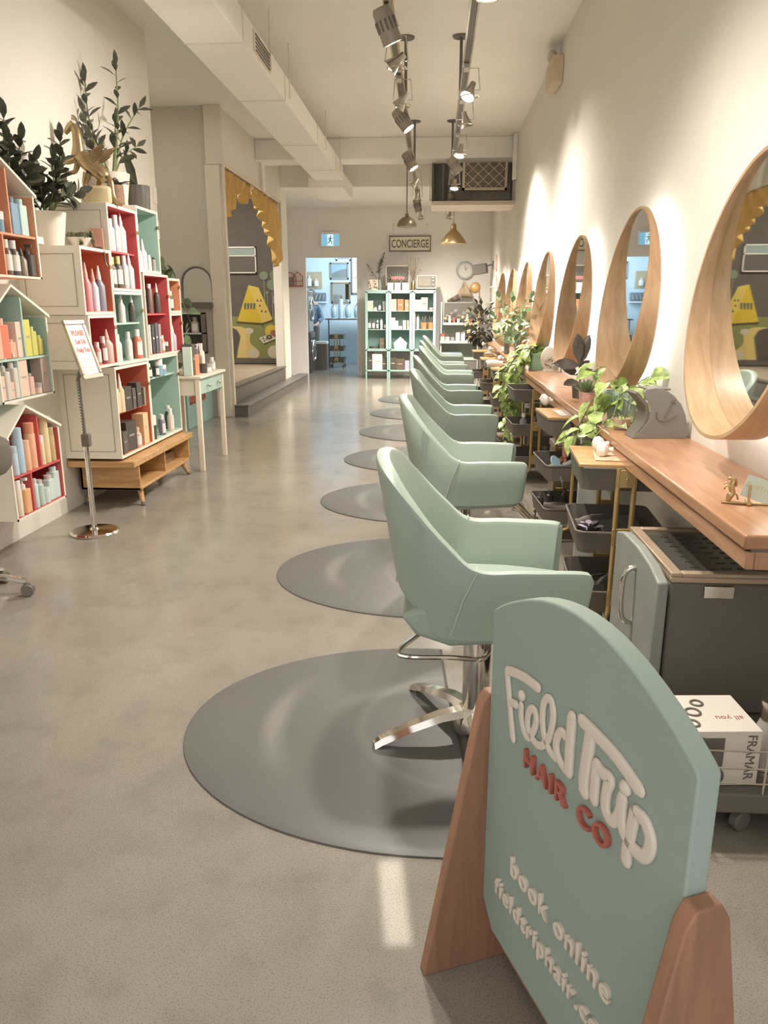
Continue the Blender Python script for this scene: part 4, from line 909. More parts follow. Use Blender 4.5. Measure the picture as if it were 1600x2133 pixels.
# ---------------- plants, horse, pots on the boxes ----------------
def potted(lb, loc, rt, h, m, cat='plant', rb=None):
    t = thing('potted_plant', lb, cat, loc); rb = rb or rt * .72
    B().lathe([(rb, 0), (rt, h), (rt * .93, h), (rt * .85, h * .88), (0, h * .87)], 32).obj('pot', m, t); return t
random.seed(21)
t = potted('tall ZZ plant with long arching stems in a white pot behind the brass horse', (-2.37, 5.93, 2.1005), .125, .235, POTW)
bl, bs = B(), B()
for tip, bow, n in (((.10, -.02, .93), (.03, 0, .02), 11), ((-.14, .0, .86), (-.06, 0, .05), 11), ((.16, .22, .72), (-.02, 0, .05), 9), ((.1, .28, .47), (-.02, 0, .04), 6), ((-.13, -.1, .62), (-.03, 0, 0), 9),
                    ((-.2, -.03, .5), (0, 0, .03), 7), ((.02, .1, .6), (0, 0, 0), 7), ((-.06, -.16, .45), (0, 0, .03), 6)): zzstem(bl, bs, (0, 0, .18), tip, bow, n, .135, .055, 0, .008)
bl.clamp(-.165); bs.clamp(-.165); bl.obj('foliage', LEAFD, t, smooth=60); bs.obj('stems', STEMM, t)
t = potted('full dark ZZ plant in a cream white pot on the orange display box', (-2.43, 4.98, 1.7565), .115, .21, POTW)
bl, bs = B(), B()
for tip, bow, n in (((.11, .05, .64), (.04, 0, 0), 13), ((.10, -.05, .5), (.02, 0, 0), 10), ((-.05, .0, .46), (0, 0, 0), 10), ((.17, .1, .34), (0, 0, .04), 8), ((-.1, .1, .38), (0, 0, 0), 8), ((.02, -.1, .42), (0, 0, 0), 9), ((.2, -.04, .3), (0, 0, .05), 7), ((-.06, -.12, .34), (0, 0, 0), 8), ((.06, .12, .5), (0, 0, 0), 9)):
    zzstem(bl, bs, (0, 0, .17), tip, bow, n + 2, .12, .078, 2, .007)
bl.clamp(-.11); bs.clamp(-.11); bl.obj('foliage', LEAFD, t, smooth=60); bs.obj('stems', STEMM, t)
t = potted('dark ZZ plant rising behind the roof of the highest house shelf', (-2.46, 4.6, 1.99), .09, .19, POTW)
t.location = (-2.46, 4.64, 1.8)
bl, bs = B(), B()
for tip, bow, n in (((-.0, -.2, .66), (0, 0, 0), 11), ((.03, -.05, .62), (0, 0, 0), 11), ((.06, .05, .52), (0, 0, 0), 9), ((.1, .1, .42), (0, 0, 0), 9), ((-.05, -.3, .6), (0, 0, 0), 11), ((.08, -.14, .48), (0, 0, 0), 9), ((0, -.35, .5), (0, 0, 0), 9)):
    zzstem(bl, bs, (0, 0, .14), tip, bow, n + 3, .13, .085, 2, .007)
bl.clamp(-.085); bs.clamp(-.085); bl.obj('foliage', LEAFD, t, smooth=60); bs.obj('stems', STEMM, t)
tag(B().box(-.1, .1, -.09, .1, -.04, 0).obj('plant_bracket', SIDE, loc=(-2.45, 4.64, 1.799)), 'small cream wall bracket holding the plant behind the highest house shelf', 'bracket')
t = potted('low succulent bowl, white and faceted, on the orange display box', (-2.30, 5.12, 1.7565), .085, .07, POTW, rb=.04)
b = B(); [b.leaf((random.uniform(-.06, .06), random.uniform(-.06, .06), .06), rv() + V((0, 0, 1.2)), (0, 1, 0), .045, .03, .1, 2) for k in range(60)]
for k in range(14): b.leaf((.05 + random.uniform(-.01, .01), -.07, .06 - k * .006), rv() + V((0, -.5, -.3)), (0, 0, 1), .03, .022, .1, 2)
b.obj('foliage', mat('olive_leaf', (124, 126, 96), .5, var=.35, scale=30), t)
t = potted('black glossy plant pot with one pointed leaf on the top teal box', (-2.235, 6.07, 2.1005), .085, .17, mat('black_gloss_pot', (92, 88, 82), .25), rb=.078)
b = B(); b.leaf((0, 0, .15), (-.35, 0, 1), (0, -1, 0), .3, .07, .1, 0); b.leaf((-.03, 0, .15), (-.5, .1, .5), (0, -1, 0), .16, .08, .2, 1); b.obj('foliage', LEAFD, t)
t = potted('wicker basket planter between the white pot and the black pot', (-2.31, 5.82, 2.1005), .055, .14, mat('wicker', (142, 110, 88), .7, var=.3, scale=60), rb=.06)
b = B(); [b.leaf((0, 0, .12), (cos(k), sin(k), .8), (0, 0, 1), .14, .07, .4, 1) for k in range(6)]; b.tube([(-.05, 0, .13), (0, 0, .19), (.05, 0, .13)], .004, 6, smooth=5); b.obj('foliage', LEAFD, t)
pbox('pink_card', 'small salmon pink card standing on the orange display box', 'card', -2.22, 5.20, 1.757, .09, .008, .135, PINK, 4)
t = thing('metal_figurine', 'small dark lizard-like metal figure hanging over the orange box edge', 'figurine', (-2.2, 5.13, 1.757))
b = B(); b.tube([(-.02, 0, .09), (-.015, 0, .06), (-.01, 0, .03), (0, -.0, .008), (.035, 0, .004), (.052, 0, -.02), (.055, 0, -.08), (.07, 0, -.11)], [.012, .013, .01, .01, .009, .006, .003], 8, smooth=4); b.sphere((-.02, -.002, .1), .014, 8); b.tube([(-.014, -.005, .06), (.005, -.02, .045)], .004, 6); b.obj('figure', mat('old_bronze', (112, 100, 82), .4, .5), t)
# brass horse on a rock
t = thing('brass_horse', 'brass rearing winged horse statue on a cream rock atop the display boxes', 'statue', (-2.30, 5.42, 2.0555))
b = B(); b.tube([(-.11, 0, .30), (-.055, 0, .295), (.0, 0, .24), (.06, 0, .2), (.085, 0, .17)], [.03, .052, .05, .052, .04], 14, smooth=5)
b.tube([(-.085, 0, .31), (-.08, 0, .38), (-.085, 0, .46), (-.105, 0, .5)], [.048, .034, .028, .022], 12, smooth=5)
b.tube([(-.1, 0, .505), (-.13, 0, .485), (-.16, 0, .45)], [.028, .024, .014], 10, smooth=4)
for s in (-1, 1):
    b.tube([(-.1, s * .02, .29), (-.16, s * .025, .27), (-.19, s * .03, .3), (-.2, s * .03, .27)] if s < 0 else [(-.1, .02, .28), (-.13, .025, .22), (-.19, .03, .21), (-.205, .03, .17)], [.022, .016, .011, .01], 8, smooth=4)
    b.tube([(.06, s * .025, .19), (.02, s * .03, .13), (.055, s * .03, .08), (.03, s * .03, .0)] if s > 0 else [(-.02, -.03, .2), (-.045, -.03, .13), (-.03, -.03, .08), (-.05, -.03, .0)], [.03, .018, .011, .012], 8, smooth=4)
    b.tube([(-.1, s * .012, .53), (-.097, s * .014, .55)], [.007, .003], 6)
b.tube([(.09, 0, .19), (.12, 0, .15), (.125, 0, .07), (.15, 0, .02), (.19, 0, .005)], [.012, .02, .022, .02, .008], 8, smooth=4)
b.obj('horse', mat('aged_brass', (172, 150, 112), .3, .7), t, smooth=60)
b = B()
for s in (-1, 1):
    for k in range(5): b.leaf((-.03 + .012 * k, s * .04, .29 - .008 * k), (1, s * .3, .5 + .03 * k), (0, -s, .4), .2 - .02 * k, .024, -.05, 0)
b.obj('wings', MATS['aged_brass'], t)
b = B(); b.tube([(-.1, 0, .0), (.03, 0, .0), (.12, 0, .0)], [.05, .055, .03], 9); me_r = B()
pts = []
for k in range(9):
    for j in range(5):
        pass
b = B(); b.prism([(-.075, -.06), (.06, -.07), (.13, -.04), (.12, .05), (0, .075), (-.08, .05)], 0, .12); rk = b.obj('rock', mat('cream_stone', (206, 188, 150), .6, var=.12, scale=18), t, bev=.02)
# ---------------- side table with bottles, teal chest, arch mirror ----------------
t = thing('side_table', 'slim cream side table with a mint drawer beside the display boxes', 'table', (-2.2, 6.875, 0))
B().box(-.22, .235, -.40, .40, .80, .825).obj('table_top', TRIM, t, bev=.006)
for sx in (-.19, .195):
    for sy in (-.375, .36): B().prism([(-.02, -.02), (.02, -.02), (.02, .02), (-.02, .02)], 0, .8, Matrix.Translation((sx, sy, 0))).obj('leg', TRIM, t, bev=.003)
b = B(); b.box(-.19, .2, -.385, -.37, .66, .8); b.box(-.19, .2, .36, .375, .66, .8); b.box(-.2, -.185, -.38, .37, .66, .8); b.obj('apron', TRIM, t)
d = B().box(.18, .212, -.35, .335, .665, .795).obj('drawer', MINTP, t, bev=.003)
for y in (-.16, .17): B().lathe([(.01, 0), (.006, .012), (.018, .022), (.012, .034), (0, .035)], 14, (.212, y, .73), M=Matrix.Rotation(R(90), 4, 'Y')).obj('knob', STEEL, d)
row([('box', .24, .08, (206, 220, 206), GY, 'pale green carton'), ('box', .26, .1, BK, GY, 'large black carton'), ('pump', .25, .09, (226, 146, 112), BK, 'coral pump bottle')], -2.03, 6.49, 6.68, .826, 'at the near end of the side table', 'bottles on the cream side table')
row([('lab', .2, .06, WH, WH, 'white bottle'), ('pump', .22, .06, BK, BK, 'black pump bottle'), ('tube', .24, .05, (120, 104, 96), WH, 'brown bottle'), ('noz', .22, .06, (150, 118, 96), BK, 'amber bottle'), ('lab', .24, .08, (228, 220, 208), WH, 'large cream bottle')], -2.12, 6.78, 7.22, .826, 'in the back row on the side table', 'bottles on the cream side table')
row([('jar', .08, .06, BK, BK, 'small black dropper jar'), ('jar', .07, .08, WH, GY, 'white jar'), ('lab', .12, .05, (200, 190, 180), WH, 'short beige bottle')], -2.0, 6.75, 7.15, .826, 'in the front row on the side table', 'bottles on the cream side table')
t = thing('sign_chest', 'teal sign board with red HAIR CO letters and white script standing by the alcove', 'sign', (-3.0, 9.1, 0))
B().box(-.15, .15, -.3, .75, 0, .46).obj('board', mat('teal_sign', (140, 172, 166), .5), t, bev=.004)
for s_, y_ in (('HAIR', -.22), ('CO', .2)): text('red_word', s_, .13, .006, pmat((170, 84, 64)), t, bas(V((0, 1, 0)), V((0, 0, 1)), V((1, 0, 0)), (.157, y_, .28)), .004)
text('white_script', 'Trip', .13, .006, WHITE, t, bas(V((0, 1, 0)), V((0, 0, 1)), V((1, 0, 0)), (.157, -.28, .43)), .005)
t = thing('arch_mirror', 'black-framed arched wall mirror with small ledge in the alcove', 'mirror', (-2.98, 9.9, 1.44))
ar = [(-.19, .0), (.19, 0), (.19, .24)] + [(.19 * cos(R(a)), .24 + .19 * sin(R(a))) for a in range(15, 166, 15)] + [(-.19, .24)]
b = B(); b.tube([(x, -.02, z) for x, z in ar], .012, 6, closed=True); b.box(-.2, .2, -.1, 0, -.06, .0); b.obj('frame', CHAR, t)
B().prism(ar, -.012, -.006, axis='y').obj('mirror_glass', MIRR, t)
t = thing('wall_cubby', 'small dark open wall cubby with one bottle under the arched mirror', 'shelf', (-3.03, 9.9, .82))
b = B(); b.box(-.14, .14, -.02, 0, 0, .5); b.box(-.14, -.125, -.2, 0, 0, .5); b.box(.125, .14, -.2, 0, 0, .5); b.obj('case', CHAR, t)
for z in (.0, .24, .485): B().box(-.14, .14, -.2, 0, z, z + .015).obj('shelf_board', WHITE, t)
product('lab', -3.0, 9.78, .82 + .255, .19, .1, (200, 186, 168), GY, 'large beige bottle in the dark wall cubby', 'cubby bottles', -90)
random.seed(4)
t = thing('hanging_pothos', 'green pothos on the narrow display box trailing down past the side table', 'plant', (-2.36, 6.55, 1.621))
B().lathe([(.05, 0), (.07, .1), (.06, .1), (0, .08)], 18).obj('pot', CHAR, t)
bl, bs = B(), B()
for pts, nn in (([(0, 0, .08), (.08, .1, .13), (.14, .18, .0), (.16, .2, -.3), (.17, .22, -.72)], 17), ([(0, 0, .08), (.05, -.05, .17), (.1, .1, .14), (.15, .2, .03)], 6), ([(0, 0, .08), (-.05, -.08, .2), (.02, -.06, .24)], 4), ([(0, 0, .08), (.12, .12, .05), (.2, .24, -.25), (.24, .28, -.4)], 8)): vine(bl, bs, pts, nn, .12, .075, .03)
bl.obj('foliage', mat('pothos_leaf', (112, 128, 96), .4, var=.25, scale=14), t, smooth=60); bs.obj('vines', STEMM, t)
for z, s, lb in ((2.37, .07, 'upper small white switch plate on the end of the left wall'), (2.08, .085, 'lower white plate with a dark mark on the end of the left wall')):
    o = B().box(0, .014, -.035, .035, -s, s).obj('switch_plate', WHITE, loc=(XL, 7.32, z), bev=.003); tag(o, lb, 'switch')
# ---------------- stool ----------------
t = thing('rolling_stool', 'black round stool on chrome castor base at the left photo edge', 'stool', (-2.235, 3.42, 0), R(10))
B().lathe([(0, .63), (.21, .63), (.235, .66), (.24, .71), (.235, .77), (.21, .79), (0, .795)], 28).obj('seat', BLACK, t)
B().tube([(0, 0, .1), (0, 0, .635)], .025, 14).obj('column', CHROME, t)
for k in range(5):
    M = Matrix.Rotation(R(72 * k + 7), 4, 'Z')
    B().tube([M @ V((.02, 0, .11)), M @ V((.14, 0, .105)), M @ V((.235, 0, .075))], [.02, .016, .014], 8, flat=(0, 0, 1)).obj('leg', CHROME, t)
    c = B()
    for s in (-.014, .014): c.lathe([(0, -.011), (.028, -.011), (.032, 0), (.028, .011), (0, .011)], 14, M @ V((.24, s, .032)), M=M @ Matrix.Rotation(R(90), 4, 'X'))
    c.tube([M @ V((.235, 0, .03)), M @ V((.235, 0, .07))], .008, 6); c.obj('caster', BLACK, t)
# ---------------- stage: mural and drapes ----------------
mu = thing('stage_mural', 'painted camping scene mural with yellow tent on the dark stage side wall', 'mural', (-3.2, 14.0, .4))
def mp(pts, nm, c, lay, par=mu):
    b = B(); b.prism([(x + 3.2, z - .4) for x, z in pts], -.004 * lay - .003, -.004 * lay, axis='y'); return b.obj(nm, pmat(c, .75), par, smooth=0)
def circ(x, z, r, n=20, sx=1): return [(x + r * sx * cos(2 * pi * k / n), z + r * cos(pi * .5 - 2 * pi * k / n)) for k in range(n)]
mp([(-4.6, .49), (-2.76, .49), (-2.76, 1.22), (-4.6, 1.22)], 'painted_grass', (136, 140, 88), 1)
o = crom([(x, z) + (0,) for x, z in ((-3.72, 1.04), (-3.5, 1.05), (-3.35, 1.01), (-3.26, 1.0), (-3.3, .88), (-3.3, .76), (-3.19, .65), (-3.16, .57))], 4)
mp([(p.x, p.y) for p in o] + [(-3.17, .495), (-3.56, .495), (-3.52, .67), (-3.47, .88), (-3.54, 1.0)], 'painted_path', (214, 190, 120), 2)
mp([(-3.72, 1.03), (-3.6, 1.02), (-3.52, .96), (-3.49, .86), (-3.54, .68), (-3.58, .495), (-3.9, .495), (-3.9, 1.0)], 'painted_dark_shape', (92, 86, 80), 3)  # black curved shape left of the path
for x, z, r, s in ((-3.31, .97, .055, 1.4), (-3.25, .57, .09, 1.2), (-2.86, .60, .12, 1.1)): mp(circ(x, z, r, sx=s), 'painted_stone', (206, 196, 170), 3)
for x, z, r in ((-3.01, 1.92, .075), (-2.87, 1.76, .09), (-2.78, 1.51, .1), (-2.96, 1.63, .03)):
    mp([(x - .006, 1.2), (x + .006, 1.2), (x + .006, z), (x - .006, z)], 'painted_trunk', (168, 164, 140), 2); mp(circ(x, z, r), 'painted_tree', (136, 144, 120), 3)
mp([(x if x < -2.765 else -2.765, z) for x, z in circ(-2.80, 1.93, .1)], 'painted_tree', (128, 136, 114), 3)
mp([(-3.29, 1.76), (-3.07, 1.11), (-3.52, 1.14)], 'tent_front', (214, 184, 62), 4); mp([(-3.29, 1.76), (-3.11, 1.72), (-2.88, 1.17), (-3.07, 1.11)], 'tent_side', (220, 194, 102), 4)
mp([(-3.53, 1.14), (-3.07, 1.11), (-2.88, 1.17), (-2.88, 1.155), (-3.07, 1.09), (-3.53, 1.12)], 'tent_base', (106, 92, 76), 5)
for x, z in ((-3.51, 1.08), (-3.07, 1.04), (-2.89, 1.12)): mp([(x, z), (x + .015, z), (x + .015, z + .07), (x, z + .07)], 'tent_leg', (106, 92, 76), 4)
for k in range(4): mp([(-3.38 + .055 * k, 1.45), (-3.34 + .055 * k, 1.45), (-3.355 + .055 * k, 1.36), (-3.385 + .055 * k, 1.34)], 'tent_marking', (92, 108, 116), 5)
for x, z in ((-3.14, 1.5), (-3.08, 1.5), (-3.1, 1.41), (-3.07, 1.32), (-3.0, 1.31)): mp([(x - .02, z - .02), (x + .02, z - .015), (x + .005, z + .025)], 'tent_marking', (96, 88, 80), 5)
mp(circ(-2.91, .97, .11, sx=1.05), 'painted_bag', (214, 186, 70), 4); mp(circ(-2.87, .93, .06), 'painted_bag_opening', (164, 100, 84), 5)
mp([(-3.14, .85), (-2.94, .92), (-2.82, .84), (-3.06, .75)], 'record_player', (214, 208, 190), 6); mp(circ(-2.95, .865, .042, sx=1.3), 'record', (88, 84, 80), 7); mp(circ(-2.95, .865, .016), 'record_centre', (206, 180, 100), 8)
for x, z in ((-3.06, .84), (-3.04, .80), (-3.0, .83)): mp(circ(x, z, .014), 'player_knob', (96, 90, 84), 7)
B().box(-1.35, .44, -.03, 0, .0, .09).obj('skirting', CHAR, mu)
t = thing('hanging_window_frame', 'white two-pane window frame on the dark stage wall above the tent', 'window frame', (-3.42, 13.975, 2.18))
b = B(); b.box(-.3, .29, -.02, .01, .2, .225); b.box(-.3, .29, -.02, .01, -.22, -.2); b.box(-.3, -.28, -.02, .01, -.22, .225); b.box(.27, .29, -.02, .01, -.22, .225); b.box(-.3, .29, -.02, .01, .06, .08); b.obj('frame', WHITE, t)
B().box(-.28, .27, -.008, .0, .08, .2).obj('upper_pane', pmat((158, 172, 166)), t); B().box(-.28, .27, -.008, .0, -.2, .06).obj('lower_pane', CHAR, t)
GOLDC = mat('gold_drape', (206, 170, 102), .75, var=.08, scale=2)
def drape(nm, lb, bot, folds, gather):
    ys = [p[0] for p in bot]; n = 70; m = 16; vs = []
    for i in range(n + 1):
        y = ys[0] + (ys[-1] - ys[0]) * i / n
        j = max(k for k in range(len(bot)) if bot[k][0] <= y + 1e-6); j = min(j, len(bot) - 2)
        u = (y - bot[j][0]) / (bot[j + 1][0] - bot[j][0]); u = u * u * (3 - 2 * u); zb = bot[j][1] + (bot[j + 1][1] - bot[j][1]) * u
        for k in range(m + 1):
            v = k / m; z = 3.045 + (zb - 3.045) * v
            x = .05 * sin(i / n * folds * 2.6 * pi + v * 3 * gather) * (.25 + v) + .015 * sin(i / n * folds * 5.3 + v * 9)
            vs.append((-2.63 + x, y, z))
    q = m + 1
    o = B().add(vs, [(i * q + k, (i + 1) * q + k, (i + 1) * q + k + 1, i * q + k + 1) for i in range(n) for k in range(m)]).obj(nm, GOLDC, smooth=80)
    s = o.modifiers.new('thick', 'SOLIDIFY'); s.thickness = .008
    tag(o, lb, 'curtain', 'gold drapes of the stage opening')
drape('stage_drape', 'gold swagged drape at the near left side of the stage opening', [(9.99, 2.41), (10.13, 2.48), (10.46, 2.62), (10.62, 2.82), (10.88, 2.86), (11.02, 2.74), (11.33, 2.85), (11.48, 3.03)], 5, 1)
drape('stage_drape', 'gold drape falling in long folds at the far side of the stage opening', [(11.8, 3.0), (11.86, 2.8), (12.15, 2.77), (12.35, 2.62), (12.65, 2.5), (12.88, 2.36), (13.05, 2.1), (13.3, 2.03), (13.48, 2.2)], 6, -.6)
tag(B().tube([(-2.58, 12.0, 3.46), (-2.54, 11.97, 3.4), (-2.54, 12.02, 3.2), (-2.56, 12.1, 3.05)], .03, 10, smooth=5).obj('wall_hose', WHITE), 'white curved hose on the wall above the stage opening', 'hose')
# ---------------- back wall ----------------
t = thing('exit_sign', 'lit blue running man exit sign above the doorway', 'exit sign', (-2.1, 16.2, 2.69))
B().box(-.2, .2, -.05, 0, -.15, .14).obj('housing', WHITE, t, bev=.004)
B().box(-.18, .18, -.056, -.05, -.125, .1).obj('lit_panel', mat('exit_blue', (118, 176, 206), .5, var=0, emit=.35), t)
b = B(); b.box(-.06, .06, -.058, -.0565, -.12, .095)
b.obj('white_field', mat('exit_white', (215, 238, 245), .5, var=0, emit=.35), t)
b = B(); y = -.0605
for p, r in (([(.0, y, .03), (-.005, y, -.02)], .013), ([(-.005, y, -.02), (.03, y, -.045), (.02, y, -.09)], .008), ([(-.005, y, -.02), (-.025, y, -.055), (-.055, y, -.065)], .008), ([(0, y, .03), (.035, y, .01), (.045, y, .03)], .006), ([(0, y, .03), (-.035, y, .02), (-.04, y, -.01)], .006)): b.tube(p, r, 6, smooth=2)
b.sphere((.008, y, .06), .014, 8); b.obj('running_figure', pmat((58, 110, 140)), t)
t = thing('hanging_sign', 'framed CONCIERGE sign hanging on the back wall above the glass cabinets', 'sign', (-.505, 16.2, 2.605))
b = B(); b.box(-.415, .415, -.05, 0, .13, .148); b.box(-.415, .415, -.05, 0, -.148, -.13); b.box(-.415, -.397, -.05, 0, -.13, .13); b.box(.397, .415, -.05, 0, -.13, .13); b.obj('frame', mat('dark_brown_frame', (116, 100, 86), .6), t)
B().box(-.397, .397, -.03, 0, -.13, .13).obj('panel', mat('cream_sign', (240, 234, 210), .6, var=.01), t)
text('black_lettering', 'CONCIERGE', .215, .002, CHAR, t, bas(V((.60, 0, 0)), V((0, 0, 1)), V((0, -1, 0)), (0, -.034, -.074)), .0025, align='CENTER', space=1.04)
b = B(); b.tube([(-.33, -.03, .148), (-.33, -.01, .36)], .004, 5); b.tube([(.33, -.03, .148), (.33, -.01, .36)], .004, 5); b.obj('hanging_cord', TRIM, t)
for i, (x, lb) in enumerate(((-.33, 1), (.33, 1))): B().sphere((x, -.01, .36), .015, 8).obj('hook', STEEL, t)
t = thing('wall_clock', 'round grey-rimmed wall clock with white face on the back wall', 'clock', (.605, 16.2, 2.09))
Mq = Matrix.Rotation(R(90), 4, 'X')
B().lathe([(0, 0), (.175, 0), (.18, .02), (.17, .05), (.145, .055), (.14, .03), (0, .03)], 36, M=Mq).obj('rim', pmat((176, 184, 178)), t); B().lathe([(0, .031), (.14, .031), (.139, .034), (0, .034)], 36, M=Mq).obj('face', WHITE, t)
b = B()
for k in range(12): a = R(30 * k); b.box(.115 * cos(a) - .006, .115 * cos(a) + .006, -.037, -.034, .115 * sin(a) - .006, .115 * sin(a) + .006)
b.obj('hour_marks', GREY, t); B().tube([(0, -.04, 0), (-.012, -.04, .1)], .004, 5).obj('minute_hand', CHAR, t); B().tube([(0, -.042, 0), (.035, -.042, .055)], .005, 5).obj('hour_hand', CHAR, t)
t = thing('house_wall_decoration', 'little red-outlined double house decoration on the wall left of the doorway', 'wall decoration', (-2.86, 16.2, 1.8))
REDP = pmat((186, 110, 98)); b = B()
for x, w_ in ((-.08, .12), (.08, .1)):
    b.tube([(x - w_, -.03, 0), (x - w_, -.03, .18), (x, -.03, .27), (x + w_, -.03, .18), (x + w_, -.03, 0)], .011, 5, closed=True)
    b.tube([(x - w_, -.03, .09), (x + w_, -.03, .09)], .008, 5)
b.box(-.19, .18, -.06, 0, -.02, .0); b.obj('house_frame', REDP, t); B().box(-.2, .0, -.02, 0, 0, .17).obj('dark_panel', GREY, t)
# mint glass cabinets
def gcab(x0, nm):
    t = thing('glass_cabinet', nm, 'cabinet', (x0, 15.62, 0), 0, 'mint glass display cabinets'); w_ = .455; d = .38; y0, y1 = -.2, .18
    b = B()
    for x in (0, w_ - .03):
        for y in (y0, y1 - .03): b.box(x, x + .03, y, y + .03, 0, 1.68)
    for z in (.15, .545): b.box(0, w_, y0, y1, z, z + .025)
    b.box(0, w_, y0, y1, 1.66, 1.70); b.obj('frame', TEALB, t, bev=.002)
    B().box(.03, w_ - .03, y1 - .015, y1 - .005, .57, 1.66).obj('back_panel', TEALB, t)
    b = B(); b.box(0, .006, y0 + .03, y1 - .03, .57, 1.66); b.box(w_ - .006, w_, y0 + .03, y1 - .03, .57, 1.66); b.obj('side_panel', TEALB, t)
    for z in (.95, 1.3): B().box(.006, w_ - .006, y0 + .02, y1 - .02, z, z + .012).obj('glass_shelf', mat('green_shelf', (170, 190, 182), .2), t)
    b = B(); b.box(.03, .05, y0 - .006, y0, .57, 1.66); b.box(w_ - .05, w_ - .03, y0 - .006, y0, .57, 1.66); b.box(.03, w_ - .03, y0 - .006, y0, .57, .59); b.box(.03, w_ - .03, y0 - .006, y0, 1.64, 1.66); b.obj('door_frame', TEALB, t)
    return t
gcab(-1.345, 'left mint display cabinet with dark bottles, nearest the doorway'); gcab(-.885, 'middle mint display cabinet with orange packets'); gcab(-.425, 'right mint display cabinet with terracotta brush pots, under the old television')
def brow(items, x0, x1, z, place, group, y=15.55):
    n = len(items)
    for i, (kind, h, w, c, cc, wd) in enumerate(items):
        x = x0 + (x1 - x0) * (i + .5) / n; pos = 'rightmost' if i == n - 1 else ORD[i]
        product(kind, x, y, z, h, w, c, cc, f'{wd}, {pos} {place}', group, -90)
g = 'products in the left mint cabinet'
brow([('box', .19, .11, (208, 200, 188), GY, 'wide beige carton'), ('jar', .07, .07, WH, GY, 'white jar'), ('lab', .17, .06, BK, BK, 'dark dropper bottle'), ('box', .18, .06, (190, 200, 186), GY, 'pale carton')], -1.3, -.93, 1.3125, 'on the upper shelf of the left cabinet', g)
brow([('lab', .2, .065, BK, BK, 'black bottle'), ('lab', .2, .065, (92, 86, 80), BK, 'black bottle'), ('lab', .17, .05, BK, WH, 'slim black bottle'), ('tube', .2, .05, WH, GY, 'white tube'), ('lab', .15, .05, BK, BK, 'short black bottle')], -1.31, -.92, .9625, 'on the lower shelf of the left cabinet', g)
brow([('jar', .06, .16, (104, 92, 84), BK, 'flat dark dish'), ('box', .22, .1, (110, 98, 88), GY, 'dark brown box')], -1.29, -.93, .5705, 'at the bottom of the left cabinet', g)
brow([('box', .34, .12, BK, GY, 'black board box'), ('box', .31, .2, (226, 216, 204), GY, 'cream box with slash'), ('box', .22, .12, BK, LM, 'dark box with gold mark')], -1.32, -.91, .1755, 'on the base of the left cabinet', g)
g = 'products in the middle mint cabinet'
brow([('box', .22, .11, (206, 180, 164), GY, 'pale printed packet'), ('box', .22, .12, (214, 120, 84), WH, 'orange packet'), ('box', .21, .1, (222, 150, 120), WH, 'coral and white packet')], -.86, -.46, 1.3125, 'on the upper shelf of the middle cabinet', g)
brow([('box', .22, .11, (224, 206, 184), GY, 'tall beige carton'), ('box', .16, .07, (226, 210, 190), GY, 'beige carton'), ('box', .06, .07, (226, 210, 190), GY, 'tiny beige carton'), ('box', .17, .06, (222, 204, 182), GY, 'slim beige carton'), ('box', .17, .06, (224, 206, 184), GY, 'slim beige carton')], -.86, -.46, .9625, 'on the lower shelf of the middle cabinet', g)
t = thing('glass_terrarium', 'house-shaped clear glass terrarium at the bottom of the middle cabinet', 'terrarium', (-.66, 15.58, .5705)); b = B(); 
hp = [(-.12, 0), (.12, 0), (.14, .13), (0, .25), (-.14, .13)]; 
for y in (-.07, .07): b.tube([(x, y, z + .006) for x, z in hp], .006, 5, closed=True)
for x, z in hp: b.tube([(x, -.07, z + .006), (x, .07, z + .006)], .006, 5)
b.obj('frame', STEEL, t); b = B(); b.prism([(x * .96, z * .96 + .006) for x, z in hp], -.072, -.069, axis='y'); b.obj('glass_pane', pmat((176, 192, 190), .1), t)
brow([('box', .24, .14, BK, LM, 'black box with gold mark'), ('box', .22, .17, (100, 88, 78), PE, 'dark box with bronze print'), ('box', .18, .09, (214, 176, 196), PK, 'pink carton')], -.87, -.45, .1755, 'on the base of the middle cabinet', g)
g = 'products in the right mint cabinet'
brow([('box', .21, .16, (214, 178, 160), WH, 'peach printed box'), ('box', .25, .13, (190, 176, 160), BK, 'striped box with dark lid'), ('jar', .06, .08, (196, 150, 146), PK, 'low pink jar')], -.4, .01, 1.3125, 'on the upper shelf of the right cabinet', g)
brow([('tube', .3, .05, (120, 112, 104), WH, 'tall dark tube'), ('tube', .28, .05, WH, GY, 'tall white tube')], -.41, -.29, .9625, 'on the lower shelf of the right cabinet', g)
for i, (x, nm) in enumerate(((-.2, 'left'), (-.06, 'right'))):
    t = thing('terracotta_pot', f'{nm} terracotta pot filled with dark brushes in the mint cabinet', 'pot', (x, 15.52, .9625), 0, 'terracotta pots of brushes')
    B().lathe([(.05, 0), (.066, .13), (.058, .13), (.045, .02), (0, .02)], 18).obj('pot', mat('terracotta_orange', (222, 138, 92), .7), t)
    b = B(); [b.tube([(0, 0, .03), (.04 * cos(k * 1.3), .04 * sin(k * 1.3), .22 + .02 * (k % 3))], .008, 6) for k in range(8)]; b.obj('brushes', CHAR, t)
product('jar', -.1, 15.55, .5705, .16, .12, BK, STEEL and (150, 146, 140), 'round dark canister at the bottom of the right cabinet', g)
